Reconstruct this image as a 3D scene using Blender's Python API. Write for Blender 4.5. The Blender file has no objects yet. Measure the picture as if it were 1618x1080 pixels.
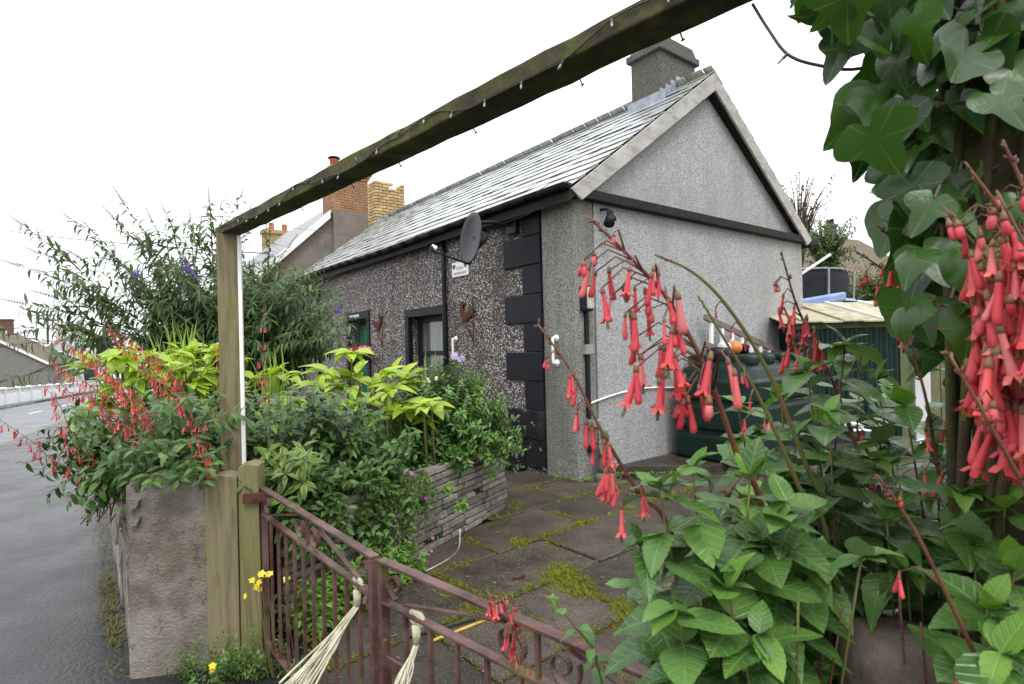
import bpy, bmesh, math, random
import numpy as np
from mathutils import Vector, Matrix, Euler
random.seed(7); np.random.seed(7)
sc = bpy.context.scene
COL = sc.collection
PI = math.pi
R_ = math.radians

# ------------------------------------------------------------------ camera
ROLL = R_(1.4); FPX = 872.0; EYE = 1.5
cam_d = bpy.data.cameras.new('camera'); cam = bpy.data.objects.new('camera', cam_d); COL.objects.link(cam)
cam_d.sensor_width = 36.0; cam_d.lens = 36.0*FPX/1618.0; cam_d.clip_start = 0.02; cam_d.clip_end = 2000
cam.matrix_world = Matrix.Translation((0, 0, EYE)) @ Matrix.Rotation(R_(90.26), 4, 'X') @ Matrix.Rotation(-ROLL, 4, 'Z')
cam_d.dof.use_dof = True; cam_d.dof.focus_distance = 2.6; cam_d.dof.aperture_fstop = 9.0
sc.camera = cam
# ------------------------------------------------------------------ overcast sky
wd = bpy.data.worlds.new('World'); sc.world = wd; wd.use_nodes = True
nt = wd.node_tree; nt.nodes.clear()
out = nt.nodes.new('ShaderNodeOutputWorld'); bg = nt.nodes.new('ShaderNodeBackground')
sky = nt.nodes.new('ShaderNodeTexSky'); sky.sky_type = 'NISHITA'; sky.sun_disc = False
SUN_EL, SUN_AZ = R_(55), R_(168)
sky.sun_elevation = SUN_EL; sky.sun_rotation = SUN_AZ; sky.dust_density = 3.0; sky.air_density = 1.0
tc = nt.nodes.new('ShaderNodeTexCoord'); nz = nt.nodes.new('ShaderNodeTexNoise'); nz.inputs['Scale'].default_value = 2.2; nz.inputs['Detail'].default_value = 5
cr = nt.nodes.new('ShaderNodeValToRGB'); cr.color_ramp.elements[0].position = .34; cr.color_ramp.elements[0].color = (.90, .90, .90, 1); cr.color_ramp.elements[1].position = .62; cr.color_ramp.elements[1].color = (.985, .985, .985, 1)
mx = nt.nodes.new('ShaderNodeMix'); mx.data_type = 'RGBA'
mx.inputs[7].default_value = (12.0, 12.25, 12.6, 1)          # the cloud layer
nt.links.new(tc.outputs['Generated'], nz.inputs['Vector']); nt.links.new(nz.outputs['Fac'], cr.inputs['Fac'])
# an overcast dome is brighter overhead than at the horizon
sx = nt.nodes.new('ShaderNodeSeparateXYZ'); nt.links.new(tc.outputs['Generated'], sx.inputs[0])
gr_w = nt.nodes.new('ShaderNodeMapRange'); gr_w.inputs['From Min'].default_value = 0.; gr_w.inputs['From Max'].default_value = 1.; gr_w.inputs['To Min'].default_value = .80; gr_w.inputs['To Max'].default_value = 1.42
nt.links.new(sx.outputs['Z'], gr_w.inputs['Value'])
cm = nt.nodes.new('ShaderNodeVectorMath'); cm.operation = 'SCALE'; cm.inputs[0].default_value = (12.0, 12.25, 12.6); nt.links.new(gr_w.outputs['Result'], cm.inputs['Scale']); nt.links.new(cm.outputs[0], mx.inputs[7])
nt.links.new(cr.outputs['Color'], mx.inputs[0]); nt.links.new(sky.outputs['Color'], mx.inputs[6])
nt.links.new(mx.outputs[2], bg.inputs['Color']); bg.inputs['Strength'].default_value = 0.12
nt.links.new(bg.outputs['Background'], out.inputs['Surface'])
sd = bpy.data.lights.new('sun', 'SUN'); sd.energy = 1.5; sd.angle = R_(18); sd.color = (1, .97, .92)
sun = bpy.data.objects.new('sun', sd); COL.objects.link(sun)
sun.rotation_euler = Vector((-math.sin(SUN_AZ)*math.cos(SUN_EL), -math.cos(SUN_AZ)*math.cos(SUN_EL), -math.sin(SUN_EL))).to_track_quat('-Z', 'Y').to_euler()
sc.view_settings.view_transform = 'Standard'; sc.view_settings.look = 'None'; sc.view_settings.gamma = 1; sc.view_settings.exposure = 0.25
sc.view_settings.use_curve_mapping = False

# ------------------------------------------------------------------ measuring helpers (photograph pixel + distance -> point)
_s, _c = math.sin(ROLL), math.cos(ROLL)
def ray(px, py):
    dx = px-809; dy = py-544
    return Vector(((dx*_c-dy*_s)/FPX, 1.0, -(dx*_s+dy*_c)/FPX))
def at(px, py, d): return Vector((0, 0, EYE))+ray(px, py)*d
def proj(p):
    X = p.x/p.y*FPX; D = -(p.z-EYE)/p.y*FPX
    return 809+X*_c+D*_s, 544-X*_s+D*_c
def gnd(px, py, z=0.0):
    r = ray(px, py); return Vector((0, 0, EYE))+r*((z-EYE)/r.z)
HA = R_(38)
GD = Vector((math.cos(HA), math.sin(HA), 0)); FD = Vector((-math.sin(HA), math.cos(HA), 0))
CC = Vector((.705, 5.984, 0))                 # ground corner of the cottage
def hw(u, v, z=0): return CC+GD*u+FD*v+Vector((0, 0, z))     # cottage frame -> world

# ------------------------------------------------------------------ materials
def nmat(name):
    m = bpy.data.materials.new(name); m.use_nodes = True
    n = m.node_tree.nodes; b = n['Principled BSDF']
    return m, m.node_tree, b
def lin(c): return tuple(((v/255.)/12.92 if v/255. <= .04045 else ((v/255.+.055)/1.055)**2.4) for v in c)+(1,)
def coords(t, rnd=True):
    tcn = t.nodes.new('ShaderNodeTexCoord')
    if not rnd: return tcn.outputs['Object']
    oi = t.nodes.new('ShaderNodeObjectInfo'); mu = t.nodes.new('ShaderNodeMath'); mu.operation = 'MULTIPLY'; mu.inputs[1].default_value = 57.0
    ad = t.nodes.new('ShaderNodeVectorMath'); ad.operation = 'ADD'
    t.links.new(oi.outputs['Random'], mu.inputs[0]); t.links.new(tcn.outputs['Object'], ad.inputs[0]); t.links.new(mu.outputs[0], ad.inputs[1])
    return ad.outputs[0]
def scaled(t, vec, sxyz):
    mp = t.nodes.new('ShaderNodeMapping'); mp.inputs['Scale'].default_value = sxyz
    t.links.new(vec, mp.inputs['Vector']); return mp.outputs['Vector']
def ramp(t, fac, lo, hi, c0=(0, 0, 0, 1), c1=(1, 1, 1, 1)):
    r = t.nodes.new('ShaderNodeValToRGB'); e = r.color_ramp.elements
    e[0].position = lo; e[0].color = c0; e[1].position = hi; e[1].color = c1
    t.links.new(fac, r.inputs['Fac']); return r.outputs['Color']
def noise(t, vec, scale, detail=6, rough=.6):
    n = t.nodes.new('ShaderNodeTexNoise'); n.inputs['Scale'].default_value = scale; n.inputs['Detail'].default_value = detail; n.inputs['Roughness'].default_value = rough
    t.links.new(vec, n.inputs['Vector']); return n.outputs['Fac']
def voro(t, vec, scale, out='Distance'):
    n = t.nodes.new('ShaderNodeTexVoronoi'); n.inputs['Scale'].default_value = scale
    t.links.new(vec, n.inputs['Vector']); return n.outputs[out]
def mixc(t, fac, a, b, mode='MIX'):
    m = t.nodes.new('ShaderNodeMix'); m.data_type = 'RGBA'; m.blend_type = mode
    if isinstance(fac, float): m.inputs[0].default_value = fac
    else: t.links.new(fac, m.inputs[0])
    for i, v in ((6, a), (7, b)):
        if isinstance(v, tuple): m.inputs[i].default_value = v
        else: t.links.new(v, m.inputs[i])
    return m.outputs[2]
def bump(t, b, h, strength=.5, dist=.01):
    n = t.nodes.new('ShaderNodeBump'); n.inputs['Strength'].default_value = strength; n.inputs['Distance'].default_value = dist
    t.links.new(h, n.inputs['Height']); t.links.new(n.outputs['Normal'], b.inputs['Normal'])
def surf(name, base, layers=(), rough=.8, spec=.4, bmp=None, metal=0., rvar=None, rnd=True, objvar=.0):
    """base colour, layers of (scale, colour, lo, hi[, stretch]) blended in by noise, bump (scale, strength, dist)"""
    m, t, b = nmat(name); v = coords(t, rnd); col = base if len(base) == 4 else tuple(base)+(1,)
    for L in layers:
        vv = scaled(t, v, L[4]) if len(L) > 4 else v
        c = L[1] if len(L[1]) == 4 else tuple(L[1])+(1,)
        col = mixc(t, ramp(t, noise(t, vv, L[0]), L[2], L[3]), col, c)
    if objvar:
        oi = t.nodes.new('ShaderNodeObjectInfo')
        col = mixc(t, 1.0, col, ramp(t, oi.outputs['Random'], 0, 1, (1-objvar,)*3+(1,), (1+objvar*.6,)*3+(1,)), 'MULTIPLY')
    if isinstance(col, tuple): b.inputs['Base Color'].default_value = col
    else: t.links.new(col, b.inputs['Base Color'])
    b.inputs['Roughness'].default_value = rough; b.inputs['Specular IOR Level'].default_value = spec; b.inputs['Metallic'].default_value = metal
    if rvar:
        f = ramp(t, noise(t, v, rvar[0]), .35, .65, (rvar[1],)*3+(1,), (rvar[2],)*3+(1,)); t.links.new(f, b.inputs['Roughness'])
    if bmp: bump(t, b, noise(t, v, bmp[0], 8), bmp[1], bmp[2])
    return m
def leafmat(name, c0, c1, rough=.38, trans=.22, vein=False, spec=.4, back=None, edge=None, veincol=None):
    m, t, b = nmat(name)
    oi = t.nodes.new('ShaderNodeObjectInfo'); ge = t.nodes.new('ShaderNodeNewGeometry')
    a = t.nodes.new('ShaderNodeMath'); a.operation = 'ADD'; t.links.new(oi.outputs['Random'], a.inputs[0]); t.links.new(ge.outputs['Random Per Island'], a.inputs[1])
    f = t.nodes.new('ShaderNodeMath'); f.operation = 'FRACT'; t.links.new(a.outputs[0], f.inputs[0])
    col = mixc(t, f.outputs[0], tuple(c0)+(1,), tuple(c1)+(1,))
    uvn = t.nodes.new('ShaderNodeTexCoord')
    if vein or edge:
        sp = t.nodes.new('ShaderNodeSeparateXYZ'); t.links.new(uvn.outputs['UV'], sp.inputs[0])
        ab = t.nodes.new('ShaderNodeMath'); ab.operation = 'SUBTRACT'; ab.inputs[1].default_value = .5; t.links.new(sp.outputs['X'], ab.inputs[0])
        a2 = t.nodes.new('ShaderNodeMath'); a2.operation = 'ABSOLUTE'; t.links.new(ab.outputs[0], a2.inputs[0])
    if vein:
        mu = t.nodes.new('ShaderNodeMath'); mu.operation = 'MULTIPLY'; mu.inputs[1].default_value = .55; t.links.new(a2.outputs[0], mu.inputs[0])
        su = t.nodes.new('ShaderNodeMath'); su.operation = 'SUBTRACT'; t.links.new(sp.outputs['Y'], su.inputs[0]); t.links.new(mu.outputs[0], su.inputs[1])
        m9 = t.nodes.new('ShaderNodeMath'); m9.operation = 'MULTIPLY'; m9.inputs[1].default_value = 6.; t.links.new(su.outputs[0], m9.inputs[0])
        fr = t.nodes.new('ShaderNodeMath'); fr.operation = 'PINGPONG'; fr.inputs[1].default_value = .5; t.links.new(m9.outputs[0], fr.inputs[0])
        side = ramp(t, fr.outputs[0], .0, .16, (1, 1, 1, 1), (0, 0, 0, 1))
        mid = ramp(t, a2.outputs[0], .012, .05, (1, 1, 1, 1), (0, 0, 0, 1))
        vn = mixc(t, 1.0, side, mid, 'LIGHTEN')
        vm = t.nodes.new('ShaderNodeMath'); vm.operation = 'MULTIPLY'; vm.inputs[1].default_value = .38; t.links.new(vn, vm.inputs[0])
        col = mixc(t, vm.outputs[0], col, tuple(veincol or (c1[0]*1.7, c1[1]*1.5, c1[2]*1.6))+(1,))
        inv = t.nodes.new('ShaderNodeMath'); inv.operation = 'SUBTRACT'; inv.inputs[0].default_value = 1.; t.links.new(vn, inv.inputs[1])
        n2 = noise(t, uvn.outputs['UV'], 14., 4)
        ad = t.nodes.new('ShaderNodeMath'); ad.operation = 'ADD'; t.links.new(inv.outputs[0], ad.inputs[0]); t.links.new(n2, ad.inputs[1])
        bump(t, b, ad.outputs[0], .38, .002)
    if edge:
        col = mixc(t, ramp(t, a2.outputs[0], edge[0], edge[1]), col, tuple(edge[2])+(1,))
    if back: col = mixc(t, ge.outputs['Backfacing'], col, tuple(back)+(1,))
    if vein:
        ofs = t.nodes.new('ShaderNodeVectorMath'); ofs.operation = 'ADD'; t.links.new(uvn.outputs['UV'], ofs.inputs[0]); t.links.new(f.outputs[0], ofs.inputs[1])
        o2 = t.nodes.new('ShaderNodeVectorMath'); o2.operation = 'SCALE'; o2.inputs['Scale'].default_value = 9.; t.links.new(f.outputs[0], o2.inputs[0]); t.links.new(o2.outputs[0], ofs.inputs[1])
        col = mixc(t, ramp(t, noise(t, ofs.outputs[0], 5., 6), .66, .72), col, (.15, .10, .035, 1))
        col = mixc(t, ramp(t, noise(t, ofs.outputs[0], 2., 4), .4, .7), col, mixc(t, .35, col, (c1[0]*1.5, c1[1]*1.25, c1[2]*.8, 1)))
    t.links.new(col, b.inputs['Base Color'])
    b.inputs['Roughness'].default_value = rough; b.inputs['Specular IOR Level'].default_value = spec
    tr = t.nodes.new('ShaderNodeBsdfTranslucent'); tcol = mixc(t, 1.0, col, (1.25, 1.35, .6, 1), 'MULTIPLY'); t.links.new(tcol, tr.inputs['Color'])
    ms = t.nodes.new('ShaderNodeMixShader'); ms.inputs[0].default_value = trans
    t.links.new(b.outputs[0], ms.inputs[1]); t.links.new(tr.outputs[0], ms.inputs[2])
    t.links.new(ms.outputs[0], t.nodes['Material Output'].inputs['Surface'])
    return m

# ------------------------------------------------------------------ objects
WM = {}
def wm(o): return WM.get(o.name, Matrix.Identity(4)) if o else Matrix.Identity(4)
def link(name, data, parent=None, world=None, local=None):
    """world: place by world matrix; local: by matrix in the parent's frame"""
    o = bpy.data.objects.new(name, data); COL.objects.link(o)
    W = Matrix.Identity(4) if world is None else world
    if parent is not None:
        o.parent = parent
        if local is not None: o.matrix_basis = local; W = wm(parent) @ local
        else:
            o.matrix_parent_inverse = wm(parent).inverted(); o.matrix_basis = W
    else: o.matrix_basis = W
    WM[o.name] = W
    return o
def tag(o, label, cat, group=None, kind=None):
    if label: o['label'] = label
    if cat: o['category'] = cat
    if group: o['group'] = group
    if kind: o['kind'] = kind
    return o
def thing(name, label, cat, loc=(0, 0, 0), rotz=0., group=None):
    o = link(name, None, world=Matrix.Translation(loc) @ Matrix.Rotation(rotz, 4, 'Z'))
    o.empty_display_size = .1
    return tag(o, label, cat, group)
class MB:
    def __init__(s): s.v = []; s.f = []; s.mi = []; s.cur = 0
    def add(s, vs, fs):
        n = len(s.v); s.v += [tuple(v) for v in vs]; s.f += [tuple(i+n for i in f) for f in fs]; s.mi += [s.cur]*len(fs); return s
    def box(s, x0, x1, y0, y1, z0, z1, M=None):
        vs = [Vector((x, y, z)) for z in (z0, z1) for x, y in ((x0, y0), (x1, y0), (x1, y1), (x0, y1))]
        if M is not None: vs = [M @ v for v in vs]
        return s.add(vs, [(3, 2, 1, 0), (4, 5, 6, 7), (0, 1, 5, 4), (1, 2, 6, 5), (2, 3, 7, 6), (3, 0, 4, 7)])
    def bar(s, p, q, w, h, up=(0, 0, 1)):
        p = Vector(p); q = Vector(q); d = (q-p).normalized(); x = d.cross(Vector(up))
        if x.length < 1e-4: x = d.cross(Vector((1, 0, 0)))
        x.normalize(); z = x.cross(d).normalized(); x *= w/2; z *= h/2
        return s.add([p-x-z, p+x-z, p+x+z, p-x+z, q-x-z, q+x-z, q+x+z, q-x+z], [(0, 1, 2, 3), (7, 6, 5, 4), (4, 5, 1, 0), (5, 6, 2, 1), (6, 7, 3, 2), (7, 4, 0, 3)])
    def prism(s, poly, axis_fn):
        """poly: 2D points; axis_fn(p, k) -> 3D with k 0/1"""
        n = len(poly); vs = [axis_fn(p, 0) for p in poly]+[axis_fn(p, 1) for p in poly]
        return s.add(vs, [tuple(range(n-1, -1, -1)), tuple(range(n, 2*n))]+[(i, (i+1) % n, n+(i+1) % n, n+i) for i in range(n)])
    def tube(s, pts, r, n=6, cap=True):
        pts = [Vector(p) for p in pts]; k = len(pts)
        rs = r if isinstance(r, (list, tuple)) else [r]*k
        vs = []; ref = None
        for i, p in enumerate(pts):
            d = (pts[min(i+1, k-1)]-pts[max(i-1, 0)])
            if d.length < 1e-7: d = Vector((0, 0, 1))
            d.normalize()
            if ref is None: ref = d.cross(Vector((.13, .3, .95))) if abs(d.z) < .95 else d.cross(Vector((1, 0, 0)))
            x = (ref-d*ref.dot(d))
            if x.length < 1e-6: x = d.orthogonal()
            x.normalize(); y = d.cross(x); ref = x
            vs += [p+(x*math.cos(2*PI*j/n)+y*math.sin(2*PI*j/n))*rs[i] for j in range(n)]
        fs = [(i*n+j, i*n+(j+1) % n, (i+1)*n+(j+1) % n, (i+1)*n+j) for i in range(k-1) for j in range(n)]
        if cap: fs += [tuple(range(n-1, -1, -1)), tuple((k-1)*n+j for j in range(n))]
        return s.add(vs, fs)
    def lathe(s, prof, n=12, M=None, cap=True):
        vs = [Vector((r*math.cos(2*PI*j/n), r*math.sin(2*PI*j/n), z)) for r, z in prof for j in range(n)]
        if M is not None: vs = [M @ v for v in vs]
        k = len(prof)
        fs = [(i*n+j, i*n+(j+1) % n, (i+1)*n+(j+1) % n, (i+1)*n+j) for i in range(k-1) for j in range(n)]
        if cap: fs += [tuple(range(n-1, -1, -1)), tuple((k-1)*n+j for j in range(n))]
        return s.add(vs, fs)
    def mesh(s, name, mats, smooth=False):
        me = bpy.data.meshes.new(name); me.from_pydata(s.v, [], s.f)
        for m in (mats if isinstance(mats, (list, tuple)) else [mats]): me.materials.append(m)
        if max(s.mi or [0]) > 0: me.polygons.foreach_set('material_index', s.mi)
        if smooth: me.polygons.foreach_set('use_smooth', [True]*len(me.polygons))
        me.update(); return me
    def build(s, name, mats, parent=None, world=None, local=None, smooth=False, bevel=0, seg=2):
        o = link(name, s.mesh(name, mats, smooth), parent, world, local)
        if bevel:
            md = o.modifiers.new('bevel', 'BEVEL'); md.width = bevel; md.segments = seg; md.limit_method = 'ANGLE'; md.angle_limit = R_(40)
        return o
def struct(o): o['kind'] = 'structure'; return o
def stuff(o): o['kind'] = 'stuff'; return o
def bez(p0, p1, p2, n=8):
    p0, p1, p2 = Vector(p0), Vector(p1), Vector(p2)
    return [p0*(1-t)**2+p1*(2*t*(1-t))+p2*t*t for t in [i/(n-1) for i in range(n)]]
def catmull(pts, m=4):
    pts = [Vector(p) for p in pts]; P = [pts[0]*2-pts[1]]+pts+[pts[-1]*2-pts[-2]]; o = []
    for i in range(1, len(P)-2):
        for k in range(m):
            t = k/m; a, b, c, d = P[i-1], P[i], P[i+1], P[i+2]
            o.append(.5*((2*b)+(c-a)*t+(2*a-5*b+4*c-d)*t*t+(3*b-a-3*c+d)*t**3))
    return o+[pts[-1]]
def rough_mesh(me, amp, seed=0, cuts=0, scale=3.):
    """subdivide and push the surface about, for weathered lumps"""
    from mathutils import noise as mn
    bm = bmesh.new(); bm.from_mesh(me)
    if cuts: bmesh.ops.subdivide_edges(bm, edges=bm.edges[:], cuts=cuts, use_grid_fill=True)
    for v in bm.verts:
        p = v.co*scale+Vector((seed*7.1, seed*3.3, seed))
        v.co += Vector((mn.noise(p), mn.noise(p+Vector((9, 0, 0))), mn.noise(p+Vector((0, 9, 0)))))*amp
    bm.to_mesh(me); bm.free(); me.update()
def bevbox(name, sx, sy, sz, bev, mat, seg=1, jit=0):
    me = MB().box(-sx/2, sx/2, -sy/2, sy/2, -sz/2, sz/2).mesh(name, mat)
    bm = bmesh.new(); bm.from_mesh(me)
    bmesh.ops.bevel(bm, geom=bm.edges[:], offset=bev, segments=seg, affect='EDGES')
    if jit:
        for v in bm.verts: v.co += Vector([random.uniform(-jit, jit) for _ in range(3)])
    bm.to_mesh(me); bm.free(); return me

# ------------------------------------------------------------------ leaves
def leaf_tmpl(L, W, n=4, peak=.4, fold=.18, droop=.25, serr=0., tipw=.02, wav=0.):
    """leaf from the origin along +Y, face up +Z: verts, quads, uvs"""
    v = []; uv = []
    for i in range(n+1):
        t = i/n
        w = W/2*(math.sin(PI*t**(math.log(.5)/math.log(peak))))**.85 if 0 < t < 1 else (W*.05 if t == 0 else W*tipw)
        if serr and 0 < i < n: w *= 1+serr*(1 if i % 2 else -1)
        z = -droop*L*t*t; y = L*t*(1-.15*droop*t)
        ww = wav*W*math.sin(t*9+1)
        v += [(-w, y-fold*0*w, z+fold*w+ww), (0, y, z), (w, y, z+fold*w-ww)]
        k = w/(W/2)*.5
        uv += [(.5-k, t), (.5, t), (.5+k, t)]
    f = []
    for i in range(n):
        a = i*3; f += [(a, a+1, a+4, a+3), (a+1, a+2, a+5, a+4)]
    return np.array(v, float), np.array(f, int), np.array(uv, float)
def tmpl_mesh(name, T, mat, smooth=True):
    v, f, uv = T
    me = bpy.data.meshes.new(name); me.from_pydata([tuple(p) for p in v], [], [tuple(q) for q in f]); me.materials.append(mat)
    ul = me.uv_layers.new(name='uv'); idx = np.array(f).reshape(-1); ul.data.foreach_set('uv', uv[idx].reshape(-1))
    if smooth: me.polygons.foreach_set('use_smooth', [True]*len(me.polygons))
    me.update(); return me
def scatter_mesh(name, T, mats, material, smooth=True):
    """one mesh holding the template at every matrix"""
    v, f, uv = T; k = len(v); A = np.array([np.array(m) for m in mats]); N = len(A)
    V = np.einsum('nij,kj->nki', A[:, :3, :3], v)+A[:, None, :3, 3]
    F = (f[None]+(np.arange(N)*k)[:, None, None]).reshape(-1, f.shape[1])
    me = bpy.data.meshes.new(name); me.vertices.add(N*k); me.vertices.foreach_set('co', V.reshape(-1))
    nf, w = F.shape; me.loops.add(nf*w); me.loops.foreach_set('vertex_index', F.reshape(-1).astype(np.int32))
    me.polygons.add(nf); me.polygons.foreach_set('loop_start', np.arange(0, nf*w, w, dtype=np.int32)); me.polygons.foreach_set('loop_total', np.full(nf, w, dtype=np.int32))
    me.update(calc_edges=True)
    ul = me.uv_layers.new(name='uv'); ul.data.foreach_set('uv', np.tile(uv[f.reshape(-1)], (N, 1)).reshape(-1))
    if smooth: me.polygons.foreach_set('use_smooth', np.ones(nf, dtype=bool))
    me.materials.append(material); me.update(); return me
def orient(pos, d, up=(0, 0, 1), s=1.0, roll=0.):
    d = Vector(d).normalized(); u = Vector(up); x = d.cross(u)
    if x.length < 1e-4: x = d.orthogonal()
    x.normalize(); z = x.cross(d)
    M = Matrix(((x.x*s, d.x*s, z.x*s, pos[0]), (x.y*s, d.y*s, z.y*s, pos[1]), (x.z*s, d.z*s, z.z*s, pos[2]), (0, 0, 0, 1)))
    return M @ Matrix.Rotation(roll, 4, 'Y') if roll else M
def rv(a=1.): return Vector((random.uniform(-a, a), random.uniform(-a, a), random.uniform(-a, a)))
def on_stem(pts, step, t0=.2, t1=1., lift=.35, size=(1., .6), jit=.25, droop=.0, whorl=2, up=None):
    """opposite leaf pairs up a stem -> matrices"""
    P = [Vector(p) for p in pts]; seg = [(P[i+1]-P[i]).length for i in range(len(P)-1)]; tot = sum(seg)
    out = []; d = t0*tot; ang = random.uniform(0, PI)
    while d < t1*tot:
        a = d; i = 0
        while i < len(seg)-1 and a > seg[i]: a -= seg[i]; i += 1
        p = P[i].lerp(P[i+1], min(1, a/max(seg[i], 1e-6))); tg = (P[i+1]-P[i]).normalized()
        x = tg.orthogonal().normalized(); y = tg.cross(x)
        k = d/tot; s = size[0]+(size[1]-size[0])*max(0, (k-t0)/(1-t0))
        for w in range(whorl):
            th = ang+w*2*PI/whorl+random.uniform(-.3, .3)
            r = x*math.cos(th)+y*math.sin(th)
            dr = (r+tg*lift*random.uniform(.6, 1.4)+Vector((0, 0, -droop))+rv(jit)).normalized()
            n = (Vector((0, 0, 1))+tg*.5+rv(.3)) if up is None else Vector(up)+rv(.4)
            out.append(orient(p+r*.003, dr, n, s*random.uniform(.75, 1.15)))
        ang += PI/2+random.uniform(-.2, .2); d += step*random.uniform(.8, 1.2)
    return out
def foliage(parent, mats, T, material, nind, name='leaf', big=None):
    """the leaves that show largest become parts of their own, the rest one part"""
    mats = sorted(mats, key=lambda m: (m.translation-Vector((0, 0, EYE))).length/max(m.to_scale().x, .05))
    me = tmpl_mesh(name, T if big is None else big, material)
    for m in mats[:nind]: link(name, me, parent, world=m)
    if len(mats) > nind: stuff(link('foliage', scatter_mesh('foliage', T, mats[nind:], material), parent))
# ================================================================== materials of the setting
def pebble_mat():
    m, t, b = nmat('pebbledash'); v = coords(t, False)
    cell = t.nodes.new('ShaderNodeTexVoronoi'); cell.inputs['Scale'].default_value = 58; t.links.new(v, cell.inputs['Vector'])
    sp = t.nodes.new('ShaderNodeSeparateColor'); t.links.new(cell.outputs['Color'], sp.inputs[0])
    r = t.nodes.new('ShaderNodeValToRGB'); r.color_ramp.interpolation = 'CONSTANT'; e = r.color_ramp.elements
    e[0].position = 0; e[0].color = (.042, .034, .034, 1); e[1].position = .24; e[1].color = (.13, .102, .098, 1)
    for p, c in ((.5, (.20, .155, .15, 1)), (.68, (.33, .29, .275, 1)), (.83, (.62, .60, .57, 1))):
        x = e.new(p); x.color = c
    t.links.new(sp.outputs[0], r.inputs['Fac'])
    col = mixc(t, ramp(t, cell.outputs['Distance'], .45, .75), r.outputs['Color'], (.05, .042, .04, 1))
    col = mixc(t, ramp(t, noise(t, scaled(t, v, (1, 1, .22)), 2.6), .5, .68), col, mixc(t, .62, col, (.045, .035, .033, 1)))
    col = mixc(t, ramp(t, noise(t, v, 1.1), .55, .7), col, mixc(t, .4, col, (.16, .115, .10, 1)))
    t.links.new(col, b.inputs['Base Color']); b.inputs['Roughness'].default_value = .75
    h = t.nodes.new('ShaderNodeMath'); h.operation = 'SUBTRACT'; h.inputs[0].default_value = 1; t.links.new(cell.outputs['Distance'], h.inputs[1])
    bump(t, b, h.outputs[0], .9, .012); return m
def roughcast_mat(name, c, speck, stain, sc_=95., moss=0.):
    m, t, b = nmat(name); v = coords(t, False)
    d = voro(t, v, sc_); col = mixc(t, ramp(t, d, .38, .62), c, speck)
    n0 = noise(t, v, 60, 3)
    col = mixc(t, ramp(t, n0, .57, .66), col, speck)
    col = mixc(t, ramp(t, noise(t, scaled(t, v, (1, 1, .3)), 2.1, 8), .46, .74), col, mixc(t, .5, col, stain))
    col = mixc(t, ramp(t, noise(t, v, .8, 6), .42, .7), col, mixc(t, .45, col, stain))
    col = mixc(t, ramp(t, noise(t, scaled(t, v, (1, 1, .10)), 5.5, 5), .56, .70), col, mixc(t, .45, col, stain))
    col = mixc(t, ramp(t, noise(t, v, 5., 8), .60, .72), col, mixc(t, .3, col, (c[0]*1.2, c[1]*1.2, c[2]*1.2, 1)))
    if moss: col = mixc(t, ramp(t, noise(t, scaled(t, v, (1, 1, .25)), 3.3, 8), .45, .7), col, mixc(t, moss, col, (.09, .095, .05, 1)))
    t.links.new(col, b.inputs['Base Color']); b.inputs['Roughness'].default_value = .85
    h = t.nodes.new('ShaderNodeMath'); h.operation = 'ADD'; t.links.new(d, h.inputs[0]); t.links.new(noise(t, v, 75, 4), h.inputs[1])
    bump(t, b, h.outputs[0], .8, .012); return m
M_pebble = pebble_mat()
M_render = roughcast_mat('grey_roughcast', (.64, .64, .66, 1), (.24, .235, .23, 1), (.25, .25, .24, 1))
M_corner = roughcast_mat('mossy_roughcast', (.40, .40, .385, 1), (.12, .12, .10, 1), (.15, .15, .13, 1), moss=.55)
M_chimr = roughcast_mat('chimney_roughcast', (.17, .165, .15, 1), (.05, .05, .045, 1), (.08, .08, .06, 1), 60., moss=.4)
M_nrender = surf('brown_render', (.22, .185, .155), [(1.2, (.15, .125, .105), .4, .7), (9, (.26, .22, .19), .5, .75)], .85, bmp=(40, .3, .01))
def slate_mat():
    m, t, b = nmat('wet_slate'); v = coords(t)
    oi = t.nodes.new('ShaderNodeObjectInfo'); ge = t.nodes.new('ShaderNodeNewGeometry')
    a = t.nodes.new('ShaderNodeMath'); a.operation = 'ADD'; t.links.new(oi.outputs['Random'], a.inputs[0]); t.links.new(ge.outputs['Random Per Island'], a.inputs[1])
    f = t.nodes.new('ShaderNodeMath'); f.operation = 'FRACT'; t.links.new(a.outputs[0], f.inputs[0])
    col = mixc(t, f.outputs[0], (.25, .26, .26, 1), (.40, .41, .40, 1))
    col = mixc(t, ramp(t, noise(t, v, 9, 6), .5, .72), col, (.20, .21, .19, 1))
    col = mixc(t, ramp(t, noise(t, v, 26, 4), .64, .7), col, (.05, .055, .04, 1))
    t.links.new(col, b.inputs['Base Color']); b.inputs['Roughness'].default_value = .34; b.inputs['Specular IOR Level'].default_value = .8
    b.inputs['Coat Weight'].default_value = .6; b.inputs['Coat Roughness'].default_value = .28
    bump(t, b, noise(t, v, 30, 6), .25, .004); return m
M_slate = slate_mat()
M_black = surf('black_gloss_paint', (.012, .013, .018), [(6, (.016, .017, .024), .5, .75), (40, (.05, .05, .055), .68, .76)], .5, .18, (18, .25, .006), objvar=.3)
M_blackpeel = surf('peeling_black_paint', (.012, .012, .016), [(9, (.30, .29, .27), .60, .64), (3, (.03, .03, .026), .45, .7)], .55, .15, (30, .7, .01))
M_blackwood = surf('black_timber', (.014, .013, .013), [(5, (.028, .026, .022), .5, .75)], .6, .15, (14, .4, .01))
M_gutter = surf('black_plastic', (.009, .009, .01), [(7, (.025, .024, .022), .5, .8)], .4, .22)
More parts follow.
